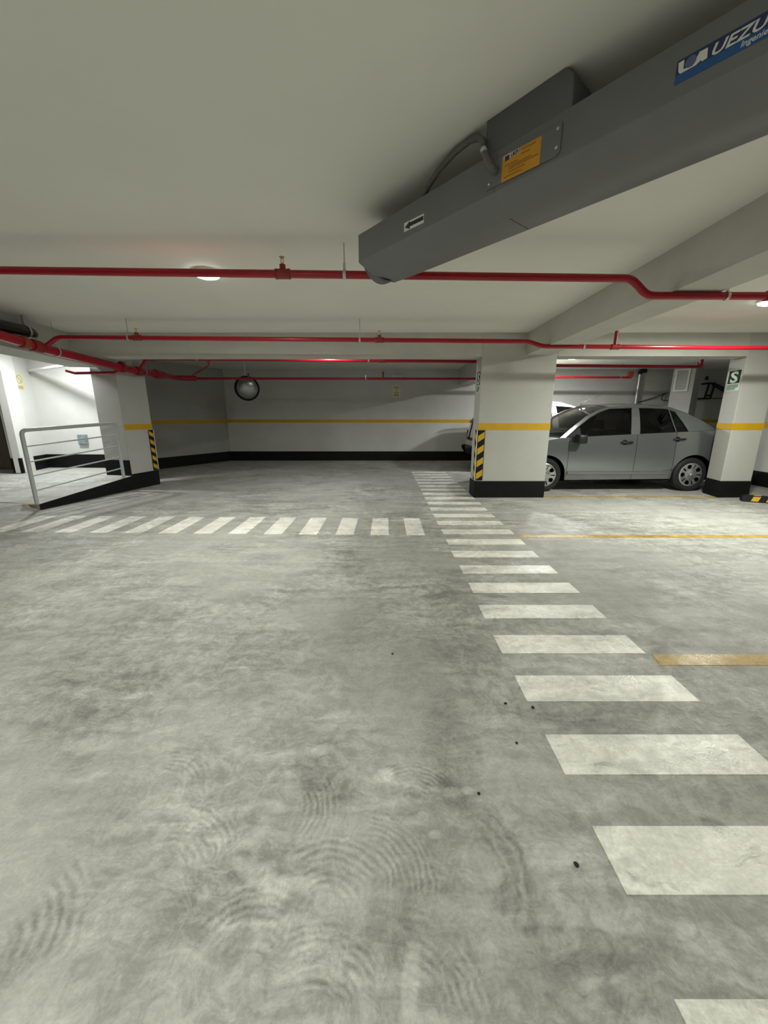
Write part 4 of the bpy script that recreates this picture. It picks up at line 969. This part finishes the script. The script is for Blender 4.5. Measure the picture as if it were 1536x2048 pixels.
# details of the sedan
for side in (-1, 1):
    link('headlamp', B().grid([[pt(u, z, side, .006) for z in frange(.60, .60 + .14 * (1 - ((u - .42) / .42) ** 2) + .02, 4)] for u in frange(.10, .72, 10)]), M['clear'], sedan, 50, world=False)
    link('tail_lamp', B().grid([[pt(u, z, side, .006) for z in frange(.72, 1.0, 4)] for u in frange(3.98, 4.30, 8)]), M['redlens'], sedan, 50, world=False)
link('grille', B().grid([[pt(.012 + .05 * abs(q) ** 2, z, 1, .004)[:1] + (q * .42, z) for q in frange(-1, 1, 12)] for z in (.54, .59, .64)]), M['trimblk'], sedan, None, world=False)
link('number_plate', B().box((4.392, -.2, .62), (4.42, .2, .76)), M['white'], sedan, None, world=False)
link('aerial', B().tube([(1.70, -.10, 1.50), (1.71, -.10, 1.515), (2.06, -.10, 1.66)], .004, 6).lathe([(0, .02), (.018, .012), (.022, 0)], (1.70, -.10, 1.488), (0, 0, 1), 10), M['trimblk'], sedan, None, world=False)
shift(sedan, G)

Wc = dict(L=4.05, W=0.83, ua=0.80, ub=3.30, Rt=0.30, Ra=0.345, Rr=0.205, paint=M['paintwhite'], rf=.8, rb=.55, pf=2.4, pb=3.0, rakef=.5, raker=.22,
          sill=[(0, .26), (.4, .22), (3.7, .24), (4.05, .36)],
          top=[(0, .68), (.06, .74), (.3, .84), (.9, .96), (1.02, .98), (2.3, 1.04), (3.5, 1.10), (3.9, 1.13), (4.05, 1.12)],
          cuts=[.46, 1.12, 2.15, 2.95, 3.66], crown=.05, crownr=.01, wsbow=.20, rbow=.06, tum=.22, tum2=.22, mid=2.3, rcrown=.045,
          outer=[(.92, .97), (1.12, 1.16), (1.33, 1.34), (1.52, 1.455), (1.75, 1.535), (2.30, 1.575), (2.9, 1.57), (3.42, 1.53), (3.60, 1.42), (3.76, 1.28), (3.90, 1.13)],
          inner=[(1.00, .985), (1.165, 1.14), (1.375, 1.32), (1.565, 1.43), (1.77, 1.495), (2.30, 1.53), (2.85, 1.52), (3.20, 1.47), (3.32, 1.40), (3.42, 1.25), (3.48, 1.10)],
          roof=(4, 7), bp=((2.08, 2.22, 1.03), (2.13, 2.25, 1.51)),
          panes=[[(1.00, .985), (1.165, 1.14), (1.375, 1.32), (1.565, 1.43), (1.77, 1.495), (2.13, 1.522), (2.08, 1.03)], [(2.22, 1.035), (2.25, 1.525), (2.30, 1.53), (2.85, 1.52), (3.20, 1.47), (3.32, 1.40), (3.42, 1.25), (3.48, 1.10)]],
          qbar=None, seat=1.60, drv=1, mir=(1.22, 1.0), sail=[(1.04, .985), (1.20, 1.14), (1.28, 1.0)], handles=[(2.02, .92), (2.86, .96)], mirmat=M['paintwhite'])
hatch = thing('car', (2.16 + 2.025, 9.25 + .83, 0), 'white hatchback parked against the back wall, mostly hidden by the wide pillar and the sedan', 'car', rz=PI)
pt, half, gp = build_at(hatch, Wc)
for side in (-1, 1):
    link('roof_rail', B().tube([gp(u, z, side, -.03)[:2] + (z + h,) for u, z, h in ((1.85, 1.535, .02), (2.0, 1.55, .05), (2.4, 1.575, .055), (3.0, 1.57, .055), (3.35, 1.55, .05), (3.48, 1.535, .02))], .014, 8), M['alloy'], hatch, 50, world=False)
    link('tail_lamp', B().grid([[pt(u, z, side, .006) for z in frange(.86, 1.10, 4)] for u in frange(3.70, 4.0, 8)]), M['redlens'], hatch, 50, world=False)
    link('headlamp', B().grid([[pt(u, z, side, .006) for z in frange(.64, .78 - .06 * abs(u - .4), 4)] for u in frange(.10, .7, 10)]), M['clear'], hatch, 50, world=False)
    rows = []
    for u in [4.05 - x for x in (0.0005, .004, .02, .06, .12, .2, .3, .4, .5)]:
        rows.append([tuple(Vector(pt(u, z, side, o_)) + Vector((o_ * 1.1 * max(0, 1 - (4.05 - u) / .3), 0, 0))) for z, o_ in ((.36, .0), (.40, .06), (.50, .10), (.56, .09), (.57, .0), (.75, .004), (.77, .0))])
    link('rear_bumper_cover', B().grid(rows), M['trimblk'], hatch, 50, world=False)
link('number_plate', B().box((4.045, -.2, .58), (4.075, .2, .71)), M['white'], hatch, None, world=False)
shift(hatch, Wc)
